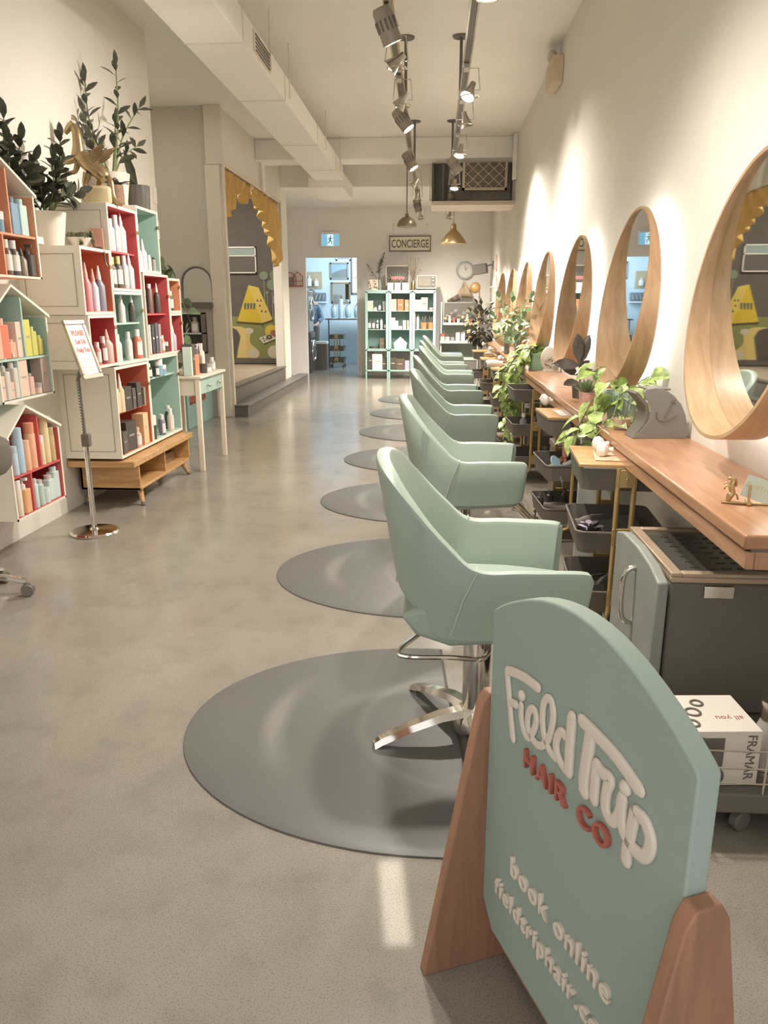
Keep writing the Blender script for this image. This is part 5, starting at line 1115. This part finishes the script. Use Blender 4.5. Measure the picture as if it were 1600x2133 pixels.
# on top of the cabinets
ZT = 1.7005
t = thing('old_television', 'small vintage grey television on top of the right mint cabinet', 'television', (-.15, 15.62, ZT))
B().box(-.2, .19, -.17, .15, .02, .275).obj('case', mat('grey_tv', (186, 178, 166), .5), t, bev=.012); B().box(-.18, .17, -.178, -.168, .05, .26).obj('front_panel', DGREY, t)
B().prism([(-.16, .075), (.06, .075), (.065, .16), (.06, .24), (-.16, .24), (-.165, .16)], -.186, -.176, axis='y').obj('screen', mat('tv_glass', (132, 128, 116), .15), t)
for z in (.225, .165, .09): B().lathe([(.02, 0), (.018, .014), (0, .016)], 14, (.115, -.178, z), M=Mq).obj('dial', STEEL, t)
for x in (-.15, .14): B().box(x - .02, x + .02, -.12, .1, 0, .02).obj('foot', CHAR, t)
t = thing('fern_picture', 'dark framed print of green fronds leaning on the middle mint cabinet', 'picture', (-.73, 15.74, ZT))
b = B(); b.box(-.23, .23, -.02, 0, 0, .016); b.box(-.23, .23, -.02, 0, .45, .465); b.box(-.23, -.215, -.02, 0, 0, .465); b.box(.215, .23, -.02, 0, 0, .465); b.obj('frame', TRIM, t); B().box(-.215, .215, -.012, 0, .016, .45).obj('print', CHAR, t)
b = B(); [b.leaf((0, -.016, .12), (cos(R(20 + 14 * k)), 0, sin(R(20 + 14 * k))), (0, -1, 0), .26, .02, 0, 0) for k in range(11)]; b.obj('printed_fronds', pmat((130, 152, 134)), t)
for i, x in enumerate((-.86, -.72, -.575)):
    t = thing('square_planter', ['left', 'middle', 'right'][i] + ' small white square planter in front of the fern picture', 'planter', (x, 15.56, ZT), 0, 'white square planters on the cabinet')
    B().prism([(-.06, -.06), (.06, -.06), (.06, .06), (-.06, .06)], 0, .14).obj('pot', POTW if i != 2 else MINTP, t, bev=.004); b = B(); [b.leaf((0, 0, .13), rv() + V((0, 0, .7)), (0, 0, 1), .075, .04, .3, 2) for k in range(16)]; b.obj('foliage', mat('dusty_leaf', (156, 140, 112), .6, var=.3), t)
t = thing('pink_flower_pot', 'pink succulent cluster rising behind the white square planters', 'flowers', (-.72, 15.66, ZT)); b = B(); random.seed(2)
for k in range(40): b.leaf((random.uniform(-.11, .11), random.uniform(-.02, .02), .19), V((random.uniform(-.6, .6), random.uniform(-.5, .2), 1)), (0, -1, 0), .08, .03, 0, 0)
b.obj('flowers', pmat((226, 156, 156)), t); B().box(-.11, .11, -.03, .03, 0, .2).obj('pot', DGREY, t)
t = thing('eucalyptus_vase', 'grey-green eucalyptus branch in a vase on the left mint cabinet', 'plant', (-1.08, 15.66, ZT))
B().lathe([(.04, 0), (.05, .1), (.025, .2), (.02, .2), (0, .16)], 16).obj('vase', GREY, t); bl, bs = B(), B()
for tip, n in (((.08, 0, .66), 22), ((-.22, 0, .45), 12), ((.02, -.02, .55), 18), ((.06, .03, .6), 18)): zzstem(bl, bs, (0, 0, .15), tip, (-.03, 0, .03), n, .075, .05, 2, .004)
bl.obj('foliage', mat('eucalyptus_leaf', (128, 132, 118), .6, var=.2), t); bs.obj('stems', CHAR, t)
t = thing('dried_flower_vase', 'brown dried flower spray beside the television on the mint cabinets', 'dried flowers', (-.42, 15.66, ZT))
B().lathe([(.035, 0), (.045, .12), (.03, .18), (0, .15)], 14).obj('vase', BRASS, t); bl, bs = B(), B(); random.seed(6)
for k in range(22):
    a = random.uniform(0, 6.3); r = random.uniform(.03, .2); zzstem(bl, bs, (0, 0, .14), (r * cos(a), r * sin(a) * .4, random.uniform(.35, .62)), (0, 0, .02), 7, .03, .02, 0, .002)
bl.obj('blossoms', mat('dried_blossom', (186, 150, 122), .8, var=.3, scale=40), t); bs.obj('stems', mat('dry_stem', (140, 116, 92), .8), t)
t = thing('patterned_plaque', 'cream floral printed block at the left end of the cabinet tops', 'plaque', (-1.19, 15.55, ZT)); B().box(-.09, .09, -.02, .02, 0, .2).obj('block', mat('floral_print', (222, 204, 188), .6, var=.3, scale=22), t, bev=.004)
b = B(); [b.leaf((random.uniform(-.08, .08), -.022, random.uniform(.02, .19)), rv() + V((0, -.3, 0)), (0, -1, 0), .05, .02, 0, 0) for k in range(16)]; b.obj('printed_leaves', DGREY, t)
# polish rack at right
t = thing('polish_rack', 'tiered mint and black product rack near the right back corner', 'rack', (.45, 15.75, 0))
b = B()
for z, d, x0 in ((1.09, .1, -.28), (.74, .16, -.33), (.42, .2, -.36)): b.box(x0, .42, -.1 - d, .2, z - .05, z)
b.obj('shelf_board', pmat((176, 190, 178)), t, bev=.004)
b = B(); b.prism([(-.3, .42), (.2, .42), (.2, 1.48), (.17, 1.48), (.12, 1.48)], -.32, -.30, axis='x'); b.prism([(-.3, .0), (.2, .0), (.2, 1.48), (.12, 1.48), (-.3, .42)], .40, .42, axis='x'); b.box(-.3, .42, .18, .2, 0, 1.48); b.obj('side_frame', pmat((176, 178, 166)), t)
B().box(-.25, .40, -.02, .15, 1.12, 1.46).obj('dark_tray', CHAR, t)
B().box(-.34, .4, -.3, .18, .0, .36).obj('lower_case', DGREY, t)
random.seed(9)
for k in range(8): product('lab' if k % 2 else 'jar', .22 + .085 * k, 15.6, 1.0905, .1 + .03 * (k % 3), .055, [BK, (206, 176, 140), (180, 96, 96), (196, 170, 130)][k % 4], [PE, WH, BK, BK][k % 4], ['black', 'tan', 'red', 'gold'][k % 4] + f' little polish bottle, {ORD[k] if k < 7 else "rightmost"} on the upper tier of the rack', 'polish bottles on the rack', -90)
for k in range(7): product('box' if k > 2 else 'jar', .17 + .1 * k, 15.58, .7405, [.14, .13, .12, .16, .16, .16, .2][k], .08, [(226, 220, 206), (214, 196, 186), (150, 148, 152), (206, 188, 200), (196, 184, 210), (190, 190, 188), (226, 222, 214)][k], [(190, 90, 84), BK, BK, GY, GY, GY, (190, 90, 84)][k], ['white', 'cream', 'grey', 'pink', 'lilac', 'pale grey', 'tall white'][k] + f' product, {ORD[k] if k < 6 else "rightmost"} on the lower tier of the rack', 'boxes on the rack', -90)
b = B(); [b.box(-.22 + .08 * k, -.16 + .08 * k, -.03, -.02, 1.2 + .04 * (k % 3), 1.24 + .05 * (k % 3)) for k in range(7)]; b.obj('hanging_tools', STEEL, t)
o = tag(B().rbox(-.12, .3, -.14, .1, 0, .1, .03).obj('folded_cloths', pmat((126, 138, 150)), loc=(.25, 15.55, .421), bev=.01), 'blue-grey folded cloths on the bottom tier of the product rack', 'cloths')
t = thing('brass_ball_lamp', 'brass ball lamp on a slim post near the right back corner', 'lamp', (.86, 15.35, .0))
B().tube([(.0, 0, 1.1), (.0, 0, 1.68)], .013, 10).obj('post', BRASS, t); B().sphere((-.09, 0, 1.74), .105, 28).obj('ball', mat('wood_brass_ball', (184, 146, 98), .35, .4, var=.2, scale=3), t); B().lathe([(.07, .88), (.07, .9), (.013, .92), (.013, 1.12), (0, 1.12)], 20).obj('base', BRASS, t)
tag(B().box(.0, .22, -.25, .25, 0, .88).obj('corner_cabinet', CHAR, loc=(.88, 15.3, 0), bev=.01), 'dark low cabinet in the right back corner under the ball lamp', 'cabinet')
t = thing('wall_horn', 'furry tan trumpet-shaped horn mounted on the back wall above the rack', 'wall ornament', (.6, 16.18, 1.6))
B().tube([(-.34, -.1, -.1), (-.22, -.12, -.07), (-.1, -.12, -.01)], [.025, .05, .06], 12, smooth=4).obj('stem', mat('striped_fur', (120, 108, 94), .9, var=.5, scale=14), t)
B().lathe([(.05, -.12), (.09, -.02), (.15, .05), (.17, .08), (.13, .07), (.04, .0), (0, -.02)], 22, (.0, -.14, .08), M=Matrix.Rotation(R(62), 4, 'Y') @ DG(1.15, .9, 1)).obj('bell', mat('tan_fur', (186, 164, 136), .95, var=.25, scale=12, bump=.5), t)
t = thing('wall_speaker', 'black box speaker bracketed to the right wall near the back', 'speaker', (1.11, 15.4, 2.13))
Ms = Matrix.Rotation(R(-14), 4, 'Z') @ Matrix.Rotation(R(-8), 4, 'Y'); B().prism([(-.42, -.1), (-.12, -.14), (-.1, .1), (-.4, .08)], -.08, .12, Ms, axis='z').obj('speaker_box', BLACK, t, bev=.008) if 0 else B().box(-.4, -.13, -.1, .1, -.1, .08, Ms).obj('speaker_box', BLACK, t, bev=.01)
B().tube([(-.14, 0, 0), (-.05, 0, .03), (-.02, 0, .03)], .015, 8).obj('arm', BLACK, t); B().box(-.02, 0, -.04, .04, -.06, .1).obj('wall_plate', BLACK, t)
t = thing('wall_bottle_rack', 'narrow clear wall rack of small bottles beside the farthest mirror', 'rack', (1.11, 14.1, 1.2))
for z in (0, .26, .52): B().box(-.13, 0, -.25, .25, z, z + .012).obj('rack_shelf', WHITE, t)
for z in (0, 1, 2):
    b = B()
    for k in range(6): b.lathe([(.025, 0), (.025, .1), (.012, .14), (.012, .17), (0, .17)], 8, (-.06, -.21 + .082 * k, .012 + .26 * z))
    b.obj('small_bottles', [pmat((196, 160, 150)), pmat((170, 150, 140)), pmat((214, 196, 186))][z], t)
o = tag(B().lathe([(.0, 0), (.09, 0), (.1, .012), (.09, .02), (0, .02)], 20, M=Matrix.Rotation(R(-90), 4, 'Y') @ DG(1.5, .8, 1)).obj('pink_plaque', pmat((222, 176, 170)), loc=(1.109, 14.6, 2.15)), 'small pink oval plaque on the right wall above the bottle rack', 'plaque')
# ---------------- laundry room ----------------
def machine(x, y, z, m, lb, dr=0):
    t = thing('washing_machine' if not dr else 'tumble_dryer', lb, 'washing machine' if not dr else 'dryer', (x, y, z))
    B().box(-.33, .3, -.31, .31, 0, .86).obj('body', m, t, bev=.01)
    Mx = Matrix.Rotation(R(90), 4, 'Y')
    B().tube([(.315, .22 * cos(k * pi / 16), .46 + .22 * sin(k * pi / 16)) for k in range(32)], .022, 8, closed=True).obj('door_ring', CHROME, t)
    B().lathe([(0, .05), (.1, .045), (.18, .02), (.2, 0)], 28, (.3, 0, .46), M=Mx).obj('door_glass', mat('dark_door_glass', (96, 92, 90), .08), t)
    B().box(.3, .306, -.28, .28, .74, .83).obj('control_panel', CHAR if m is not BLACK else DGREY, t); return t
machine(-2.93, 17.05, 0, mat('dark_washer', (90, 84, 78), .2), 'dark front-loading washing machine just inside the doorway')
machine(-2.96, 17.05, .862, mat('silver_dryer', (168, 166, 158), .3, .2), 'silver dryer stacked on the dark washing machine', 1)
t = thing('waste_bin', 'tall dark bin with a white liner edge beside the washing machine', 'bin', (-2.55, 17.7, 0)); B().rbox(-.15, .15, -.15, .15, 0, .6, .04).obj('bin_body', BLACK, t); B().rbox(-.155, .155, -.155, .155, .58, .63, .04).obj('liner', WHITE, t)
t = thing('work_table', 'dark console table against the back wall of the laundry room', 'table', (-2.0, 19.2, 0))
B().box(-.62, .75, -.3, .4, 1.08, 1.11).obj('table_top', CHAR, t)
for x in (-.55, .7): B().box(x, x + .03, -.28, -.25, 0, 1.08).obj('leg', CHAR, t)
make_trolley(0, 'black trolley with gold posts standing under the laundry room table', (-2.28, 18.5, 0), 0)
for i, x in enumerate((-2.42, -2.08, -1.86)):
    t = thing('glass_dispenser', ['left', 'middle', 'right'][i] + ' clear glass drink dispenser on the laundry room table', 'dispenser', (x, 19.05, 1.111)); B().lathe([(.07, 0), (.05, .02), (.075, .06), (.08, .22), (.06, .28), (0, .29)], 16).obj('jar_body', mat('pale_glass', (196, 212, 218), .1), t); B().lathe([(.06, .29), (.05, .31), (.015, .32), (.02, .35), (0, .36)], 14).obj('lid', STEEL, t)
t = thing('glass_dispenser', 'taller clear glass bottle between the dispensers on the laundry table', 'bottle', (-2.25, 19.05, 1.111)); B().lathe([(.07, 0), (.07, .28), (.05, .36), (.055, .45), (0, .46)], 16).obj('jar_body', MATS['pale_glass'], t)
def pic(x, z, w_, h, lb, m, fm, nm='picture'):
    t = thing(nm, lb, 'mirror' if 'mirror' in nm else 'picture', (x, 19.8, z)); b = B(); f = .035; b.box(-w_ / 2, w_ / 2, -.03, 0, -h / 2, -h / 2 + f); b.box(-w_ / 2, w_ / 2, -.03, 0, h / 2 - f, h / 2); b.box(-w_ / 2, -w_ / 2 + f, -.03, 0, -h / 2, h / 2); b.box(w_ / 2 - f, w_ / 2, -.03, 0, -h / 2, h / 2)
    b.obj('frame', fm, t); B().box(-w_ / 2 + f, w_ / 2 - f, -.012, 0, -h / 2 + f, h / 2 - f).obj('picture_area' if 'mirror' not in nm else 'mirror_glass', m, t); return t
t = pic(-2.36, 2.24, .46, .4, 'framed landscape picture with pale hills on the laundry room wall', pmat((150, 176, 192)), GREY)
B().prism([(-.19, -.06), (-.1, -.02), (.05, .03), (.19, .06), (.19, -.16), (-.19, -.16)], -.016, -.012, axis='y').obj('painted_hills', pmat((128, 134, 132)), t)
pic(-2.26, 2.62, .36, .28, 'upper framed picture partly hidden by the doorway head', pmat((150, 164, 172)), WHITE)
pic(-2.33, 1.72, .48, .5, 'square mirror in a wooden frame on the laundry room wall', MIRR, mat('brown_frame', (148, 122, 92), .5), 'framed_mirror')
t = thing('pegboard', 'tan pegboard with spray bottles hanging on the laundry wall', 'pegboard', (-3.05, 19.8, 2.02)); B().box(-.2, .25, -.02, 0, -.2, .2).obj('board', mat('tan_board', (186, 168, 140), .8), t)
for i, (x, h, c) in enumerate(((-.05, .26, WH), (.12, .18, WH), (-.15, .16, GY))):
    o = product('pump', -3.05 + x, 19.72, 1.88, h, .09, c, WH, ['large white spray bottle', 'small white spray bottle', 'grey spray bottle'][i] + ' hanging on the tan pegboard', 'bottles on the pegboard', -90)
t = thing('wall_tray', 'blue-grey wall tray of tubes below the pegboard', 'tray', (-2.98, 19.8, 1.48)); B().box(-.22, .3, -.14, 0, 0, .03).obj('tray_shelf', WHITE, t); B().box(-.2, .28, -.1, 0, .03, .24).obj('tray_back', pmat((120, 134, 146)), t); b = B(); [b.tube([(-.16 + .09 * k, -.12, .08), (-.12 + .09 * k, -.11, .2)], .022, 8) for k in range(5)]; b.obj('tubes', GREY, t)
struct('window_1', B().box(-.72, -.7, 17.6, 19.4, 1.3, 2.7), mat('window_daylight', (205, 232, 250), .5, var=0, emit=3))
t = thing('cabinet_board', 'dark framed white glass panel at the right of the doorway view', 'window screen', (-2.04, 19.77, 1.68)); 
b = B(); b.box(-.03, .0, -.0, .03, 0, 1.1); b.box(-.03, .42, 0, .03, 0, .04); b.box(-.03, .42, 0, .03, 1.08, 1.12); b.obj('frame', CHAR, t); B().box(0, .42, .005, .02, .04, 1.08).obj('white_panel', WHITE, t); b = B(); b.box(0, .42, -.002, .004, .4, .41); b.box(0, .42, -.002, .004, .75, .76); b.obj('bars', CHAR, t)
# person behind the stacked machines
t = thing('person', 'person in blue patterned shirt standing behind the stacked laundry machines', 'person', (-2.86, 18.35, 0), R(-20))
SK = dict(pel=((0, 0, .95), .15), ch=((0, .0, 1.28), .165), sh=((0, 0, 1.42), .12), nk=((0, 0, 1.5), .055), hd=((0, -.01, 1.60), .075), tp=((0, 0, 1.70), .085),
          lh=((-.09, 0, .88), .1), lk=((-.1, -.02, .5), .065), la=((-.1, .02, .09), .045), lt=((-.1, -.14, .04), .035), rh=((.09, 0, .88), .1), rk=((.1, -.02, .5), .065), ra=((.1, .02, .09), .045), rt=((.1, -.14, .04), .035),
          ls=((-.18, 0, 1.4), .06), le=((-.25, .02, 1.12), .045), lw=((-.2, -.2, 1.0), .03), lp=((-.18, -.27, 1.0), .03), rs=((.18, 0, 1.4), .06), re=((.25, .02, 1.12), .045), rw=((.22, -.18, .98), .03), rp=((.2, -.25, .98), .03))
ED = 'pel-ch ch-sh sh-nk nk-hd hd-tp pel-lh lh-lk lk-la la-lt pel-rh rh-rk rk-ra ra-rt sh-ls ls-le le-lw lw-lp sh-rs rs-re re-rw rw-rp'.split()
ks = list(SK); vs = [SK[k][0] for k in ks]; rs_ = [SK[k][1] for k in ks]; es = [(ks.index(e.split('-')[0]), ks.index(e.split('-')[1])) for e in ED]
for hb, sg_ in (('lp', -1), ('rp', 1)):
    for j in range(5):
        o0 = len(vs); px, py, pz = SK[hb][0]; a = (j - 2) * .016
        vs += [(px + a, py - .03 + (.03 if j == (0 if sg_ > 0 else 4) else 0), pz), (px + a * 1.4, py - .06 + .004 * abs(j - 2), pz - .012), (px + a * 1.4, py - .08 + .006 * abs(j - 2), pz - .035)]; rs_ += [.01, .009, .008]; es += [(ks.index(hb), o0), (o0, o0 + 1), (o0 + 1, o0 + 2)]
me = bpy.data.meshes.new('body'); me.from_pydata(vs, es, []); me.update()
bo = bpy.data.objects.new('body', me); SC.collection.objects.link(bo); bo.parent = t
sk = bo.modifiers.new('skin', 'SKIN'); sk.use_smooth_shade = True
if not me.skin_vertices: pass
for i, s in enumerate(me.skin_vertices[0].data): s.radius = (rs_[i], rs_[i]); s.use_root = (i == 0)
s = bo.modifiers.new('sub', 'SUBSURF'); s.levels = 1; s.render_levels = 2; me.materials.append(mat('skin_tone', (206, 164, 138), .5))
DENIM = mat('blue_patterned_shirt', (120, 140, 160), .8, var=.35, scale=26)
b = B(); b.lathe([(.17, .88), (.18, 1.0), (.19, 1.25), (.2, 1.38), (.12, 1.46), (.065, 1.49)], 24, M=DG(1.08, .82, 1));
for s in (-1, 1): b.tube([(s * .15, 0, 1.41), (s * .22, .0, 1.3), (s * .262, .02, 1.12), (s * .235, -.08, 1.06)], [.075, .068, .06, .055], 14)
b.obj('shirt', DENIM, t, smooth=70)
b = B()
for s in (-1, 1): b.tube([(s * .08, 0, .93), (s * .1, -.02, .5), (s * .1, .02, .1)], [.12, .085, .07], 14)
b.obj('trousers', CHAR, t)
for s in (-1, 1): B().sphere((s * .1, -.05, .05), .06, 12, (.8, 1.9, .85)).obj('shoe', BLACK, t)
B().sphere((0, .02, 1.66), .115, 18, (.9, 1.0, 1.05)).obj('hair', mat('dark_hair', (96, 84, 74), .7), t)
b = B(); b.sphere((0, -.025, 1.62), .1, 18, (.78, .85, 1.12)); b.tube([(0, -.105, 1.63), (0, -.125, 1.605)], [.008, .013], 8)
for s in (-1, 1): b.sphere((s * .082, 0, 1.62), .022, 8, (.5, .8, 1.3))
b.obj('face', MATS['skin_tone'], t, smooth=70)
b = B(); [b.sphere((s * .032, -.103, 1.645), .009, 8) for s in (-1, 1)]; b.obj('eyes', CHAR, t); B().tube([(-.025, -.104, 1.575), (0, -.112, 1.572), (.025, -.104, 1.575)], .005, 6).obj('mouth', pmat((186, 120, 108)), t)
# ---------------- ceiling: duct, air conditioner, tracks, pendants ----------------
t = thing('air_duct', 'long painted rectangular air duct hanging below the ceiling', 'duct', (-1.6, 6, 3.3))
b = B(); b.box(-.2, .22, -6.8, 6.2, -.1, .12); b.obj('duct_body', CEIL, t, bev=.004)
b = B()
for y in (-.9, .02, 1.6, 3.6, 5.3): b.box(-.205, .225, y, y + .012, -.105, .125)
b.obj('duct_seams', TRIM, t)
b = B(); b.box(.221, .228, .35, .95, -.06, .09); b.obj('register_frame', TRIM, t); b = B()
for k in range(5): b.box(.224, .235, .4 + .002, .9, -.045 + .027 * k, -.035 + .027 * k)
b.obj('register_slats', CHAR, t)
for y in (.9, 1.75, 4.2, 5.7): B().tube([(.24, y, -.05), (.24, y, .4)], .006, 6).obj('hanger_rod', TRIM, t)
B().box(-.3, .22, 6.2, 7.6, -.2, .02).obj('end_box', CEIL, t, bev=.004)
t = thing('air_conditioner', 'open ceiling air conditioning unit with pleated filter at the right wall', 'air conditioner', (.53, 12.2, 3.2))
b = B(); b.box(-.6, .6, .2, .75, -.3, .45); b.obj('housing', mat('dull_metal', (190, 182, 168), .5, .1), t)
b = B()
for x in (-.6, -.45, .57): b.box(x, x + .035, -.02, .2, -.32, .47)
b.box(-.6, .6, -.02, .02, .43, .47); b.box(-.6, .6, -.02, .02, -.33, -.29); b.tube([(-.35, .0, -.3), (-.35, 0, .1), (-.3, 0, .2), (-.2, 0, .2)], .02, 8); b.tube([(-.52, .05, -.3), (-.52, .05, .43)], .012, 6); b.obj('open_frame', DGREY, t)
B().box(-.55, -.02, .1, .19, -.28, .42).obj('dark_recess', pmat((134, 128, 118)), t)
b = B(); f = .035; b.box(-.15, .5, -.06, -.02, -.16, -.16 + f); b.box(-.15, .5, -.06, -.02, .4 - f, .4); b.box(-.15, -.15 + f, -.06, -.02, -.16, .4); b.box(.5 - f, .5, -.06, -.02, -.16, .4)
cs = .1475
for k in range(-4, 9):
    for sg_ in (-1, 1):
        x0 = -.15 + k * .1525; seg_ = []
        for z in (-.14, .38):
            seg_.append(V((x0 + (z + .14) * sg_ * 1.12 + (0 if sg_ > 0 else .3), -.05, z)))
        a_, c_ = seg_
        d_ = c_ - a_
        lo, hi = 0, 1
        for bound, s2 in ((-.13, 1), (.48, -1)):
            if abs(d_.x) > 1e-6:
                tt = (bound - a_.x) / d_.x
                if (d_.x > 0) == (s2 > 0): lo = max(lo, tt)
                else: hi = min(hi, tt)
        if hi - lo > .05: b.tube([a_ + d_ * lo, a_ + d_ * hi], .006, 5)
b.obj('filter_frame', TRIM, t); b = B()
for k in range(24): b.box(-.12, .47, -.035 - .008 * (k % 2), -.025, -.13 + .0215 * k, -.13 + .0215 * k + .02)
b.obj('filter_pleats', mat('dusty_filter', (150, 136, 118), .9), t)
b = B(); b.prism([(-.55, -.42), (.2, -.42), (.2, -.3), (-.03, -.3), (-.5, -.36)], -.6, .62, axis='x'); b.obj('drip_tray', TRIM, t, bev=.004)
b = B(); b.tube([(.6, -.05, -.3), (.6, -.05, .5)], .012, 6); b.tube([(-.62, 0, -.3), (-.62, 0, .5)], .008, 6); b.obj('hanger_rod', TRIM, t)
def head(x, y, z, aim, kind, lb, k):
    t = thing('track_spotlight', lb, 'spotlight', (x, y, z), 0, 'spotlights on the two ceiling tracks')
    d = V(aim).normalized(); q = d.to_track_quat('Z', 'Y').to_matrix().to_4x4()
    B().box(-.018, .018, -.06, .06, -.03, -.004).obj('track_adapter', STEEL, t)
    if kind == 0:
        M = Matrix.Translation((.0, 0, -.14)) @ q
        B().lathe([(0, -.1), (.045, -.1), (.052, -.08), (.056, .05), (.056, .085), (.05, .085), (.048, .06), (0, .06)], 20, M=M).obj('housing', mat('taupe_metal', (158, 148, 134), .45, .3), t)
        b = B(); [b.box(.0535 * cos(a) - .004, .0535 * cos(a) + .004, .0535 * sin(a) - .004, .0535 * sin(a) + .004, -.04, .02, M) for a in [R(30 * j) for j in range(12)]]; b.obj('vent_slots', CHAR, t)
        b = B(); b.tube([(0, 0, -.02), (.03, 0, -.06), (.06, 0, -.14)], .006, 6); b.obj('yoke', STEEL, t)
    else:
        M = Matrix.Translation((.03, 0, -.16)) @ q
        B().lathe([(0, -.06), (.02, -.06), (.024, -.02), (.05, .05), (.055, .06), (.05, .06), (.045, .045), (0, .045)], 18, M=M).obj('housing', STEEL, t)
        b = B(); b.tube([(-.03, 0, -.02), (-.045, 0, -.16), (.1, 0, -.16), (.085, 0, -.02)], .005, 6, closed=True); b.tube([(.03 + .06 * cos(a * pi / 6), .06 * sin(a * pi / 6), -.2) for a in range(12)], .005, 6, closed=True); b.obj('yoke', CHROME, t)
    lens = .086 if kind == 0 else .061
    B().lathe([(.047, lens - .012), (.047, lens - .008), (0, lens - .006)], 16, M=M).obj('lit_lens', BULB, t)
    if k:
        p = V((x, y, z)) + (M @ V((0, 0, lens + .03)))
        sp = lamp('spot_light', 'SPOT', p, TRACK_W * k, (1, .92, .82), spot_size=R(125), spot_blend=.9, shadow_soft_size=.06); sp.rotation_euler = d.to_track_quat('-Z', 'Y').to_euler()
ZK = 3.05
for x, nm in ((-.29, 'left'), (.20, 'right')):
    t = thing('ceiling_track', f'long black lighting track, {nm} of the two', 'lighting track', (x, 8.6, ZK), 0, 'two ceiling lighting tracks')
    b = B(); b.box(-.018, .018, -6.6, 6.2, 0, .035); b.obj('rail', CHAR, t); b = B(); b.box(-.03, -.019, -6.2, 6.2, 0, .02); b.box(.019, .03, -6.2, 6.2, 0, .02); b.obj('side_strips', BRASS if nm == 'left' else STEEL, t)
    for y in (-.95, 2.25, 5.3): B().tube([(0, y, .035), (0, y, ZC - ZK)], .014, 10).obj('drop_rod', CHAR, t); B().lathe([(0, ZC - ZK - .012), (.075, ZC - ZK - .012), (.078, ZC - ZK), (0, ZC - ZK)], 24, (0, y, 0)).obj('ceiling_plate', CHAR, t)
LH = [(2.9, 0, (.3, .1, -.8), .9), (4.85, 0, (.25, .15, -.6), 0), (5.4, 1, (-1, .1, -.8), 1.1), (6.35, 1, (-.5, .2, -.6), 0), (7.1, 0, (.6, -.1, -.8), .9), (9.0, 0, (.5, -.1, -.8), 1.1), (10.3, 1, (-.5, .2, -.7), 0), (11.6, 1, (-.1, .4, -1), 1.8), (12.8, 0, (.3, .2, -1), 0), (13.9, 1, (.2, .4, -1), 1.8)]
RH = [(2.7, 1, (-.3, -.1, -.9), .9), (4.25, 1, (0, .1, -1), 0), (6.1, 1, (-.35, -.4, -.8), 1.2), (7.0, 1, (.3, .2, -1), 0), (8.3, 1, (-.2, -.3, -.9), 1), (9.3, 0, (.6, .1, -.8), .9), (10.5, 1, (-.1, -.3, -.9), 1), (12.2, 0, (-.2, .2, -.9), 1.4), (13.9, 1, (-.3, .2, -1), 1.3)]
WD = ['overhead, nearest', 'second', 'third', 'fourth', 'fifth', 'sixth', 'seventh', 'eighth', 'ninth', 'farthest']
for i, (y, kd, aim, k) in enumerate(LH): head(-.29, y, ZK, aim, kd, f'{WD[i]} spotlight from the camera on the left ceiling track', k)
for i, (y, kd, aim, k) in enumerate(RH): head(.20, y, ZK, aim, kd, f'{WD[i]} spotlight from the camera on the right ceiling track', k)
t = thing('dome_pendant', 'small steel dome pendant lamp above the concierge sign', 'pendant lamp', (-.46, 13.0, 2.62))
B().lathe([(.155, 0), (.15, .05), (.12, .1), (.07, .14), (.03, .155), (.028, .2), (0, .2)], 28).obj('shade', mat('bronze_metal', (150, 134, 112), .35, .6), t); B().tube([(0, 0, .2), (0, 0, 1.075)], .008, 6).obj('cord', CHAR, t); B().lathe([(.12, .012), (.12, .018), (0, .02)], 20).obj('bulb', BULB, t)
t = thing('cone_pendant', 'brushed brass cone pendant lamp right of the concierge sign', 'pendant lamp', (.285, 13.0, 2.36))
B().lathe([(.21, 0), (.2, .03), (.13, .13), (.06, .2), (.045, .22), (.045, .28), (.02, .31), (0, .31)], 32).obj('shade', BRASS, t); B().tube([(0, 0, .31), (0, 0, 1.335)], .004, 6).obj('cord', CHAR, t); B().lathe([(.17, .012), (.17, .018), (0, .02)], 20).obj('bulb', BULB, t)
for p in ((-.46, 13, 2.6), (.285, 13, 2.34)): lamp('pendant_light', 'SPOT', p, PEND_W, (1, .9, .78), spot_size=R(150), spot_blend=.6, shadow_soft_size=.1)
t = thing('emergency_light', 'cream twin-head emergency light high on the right wall', 'emergency light', (1.11, 7.9, 3.45))
B().box(-.1, 0, -.22, .2, -.12, .1).obj('battery_box', mat('cream_metal', (206, 190, 160), .5), t, bev=.01)
b = B(); b.sphere((-.06, .12, .17), .05, 12); b.sphere((-.08, -.04, .14), .045, 12); b.obj('lamp_head', mat('cream_lamp', (196, 184, 164), .3), t); B().tube([(-.03, .1, .1), (-.04, .1, .16)], .012, 6).obj('swivel', STEEL, t); B().box(-.012, 0, -.0, .28, -.1, .28).obj('wall_plate', WHITE, t, bev=.003)
for o in list(bpy.data.objects):
    if o.parent is None and o.type == 'MESH' and 'kind' not in o and 'label' not in o: o['kind'] = 'structure'
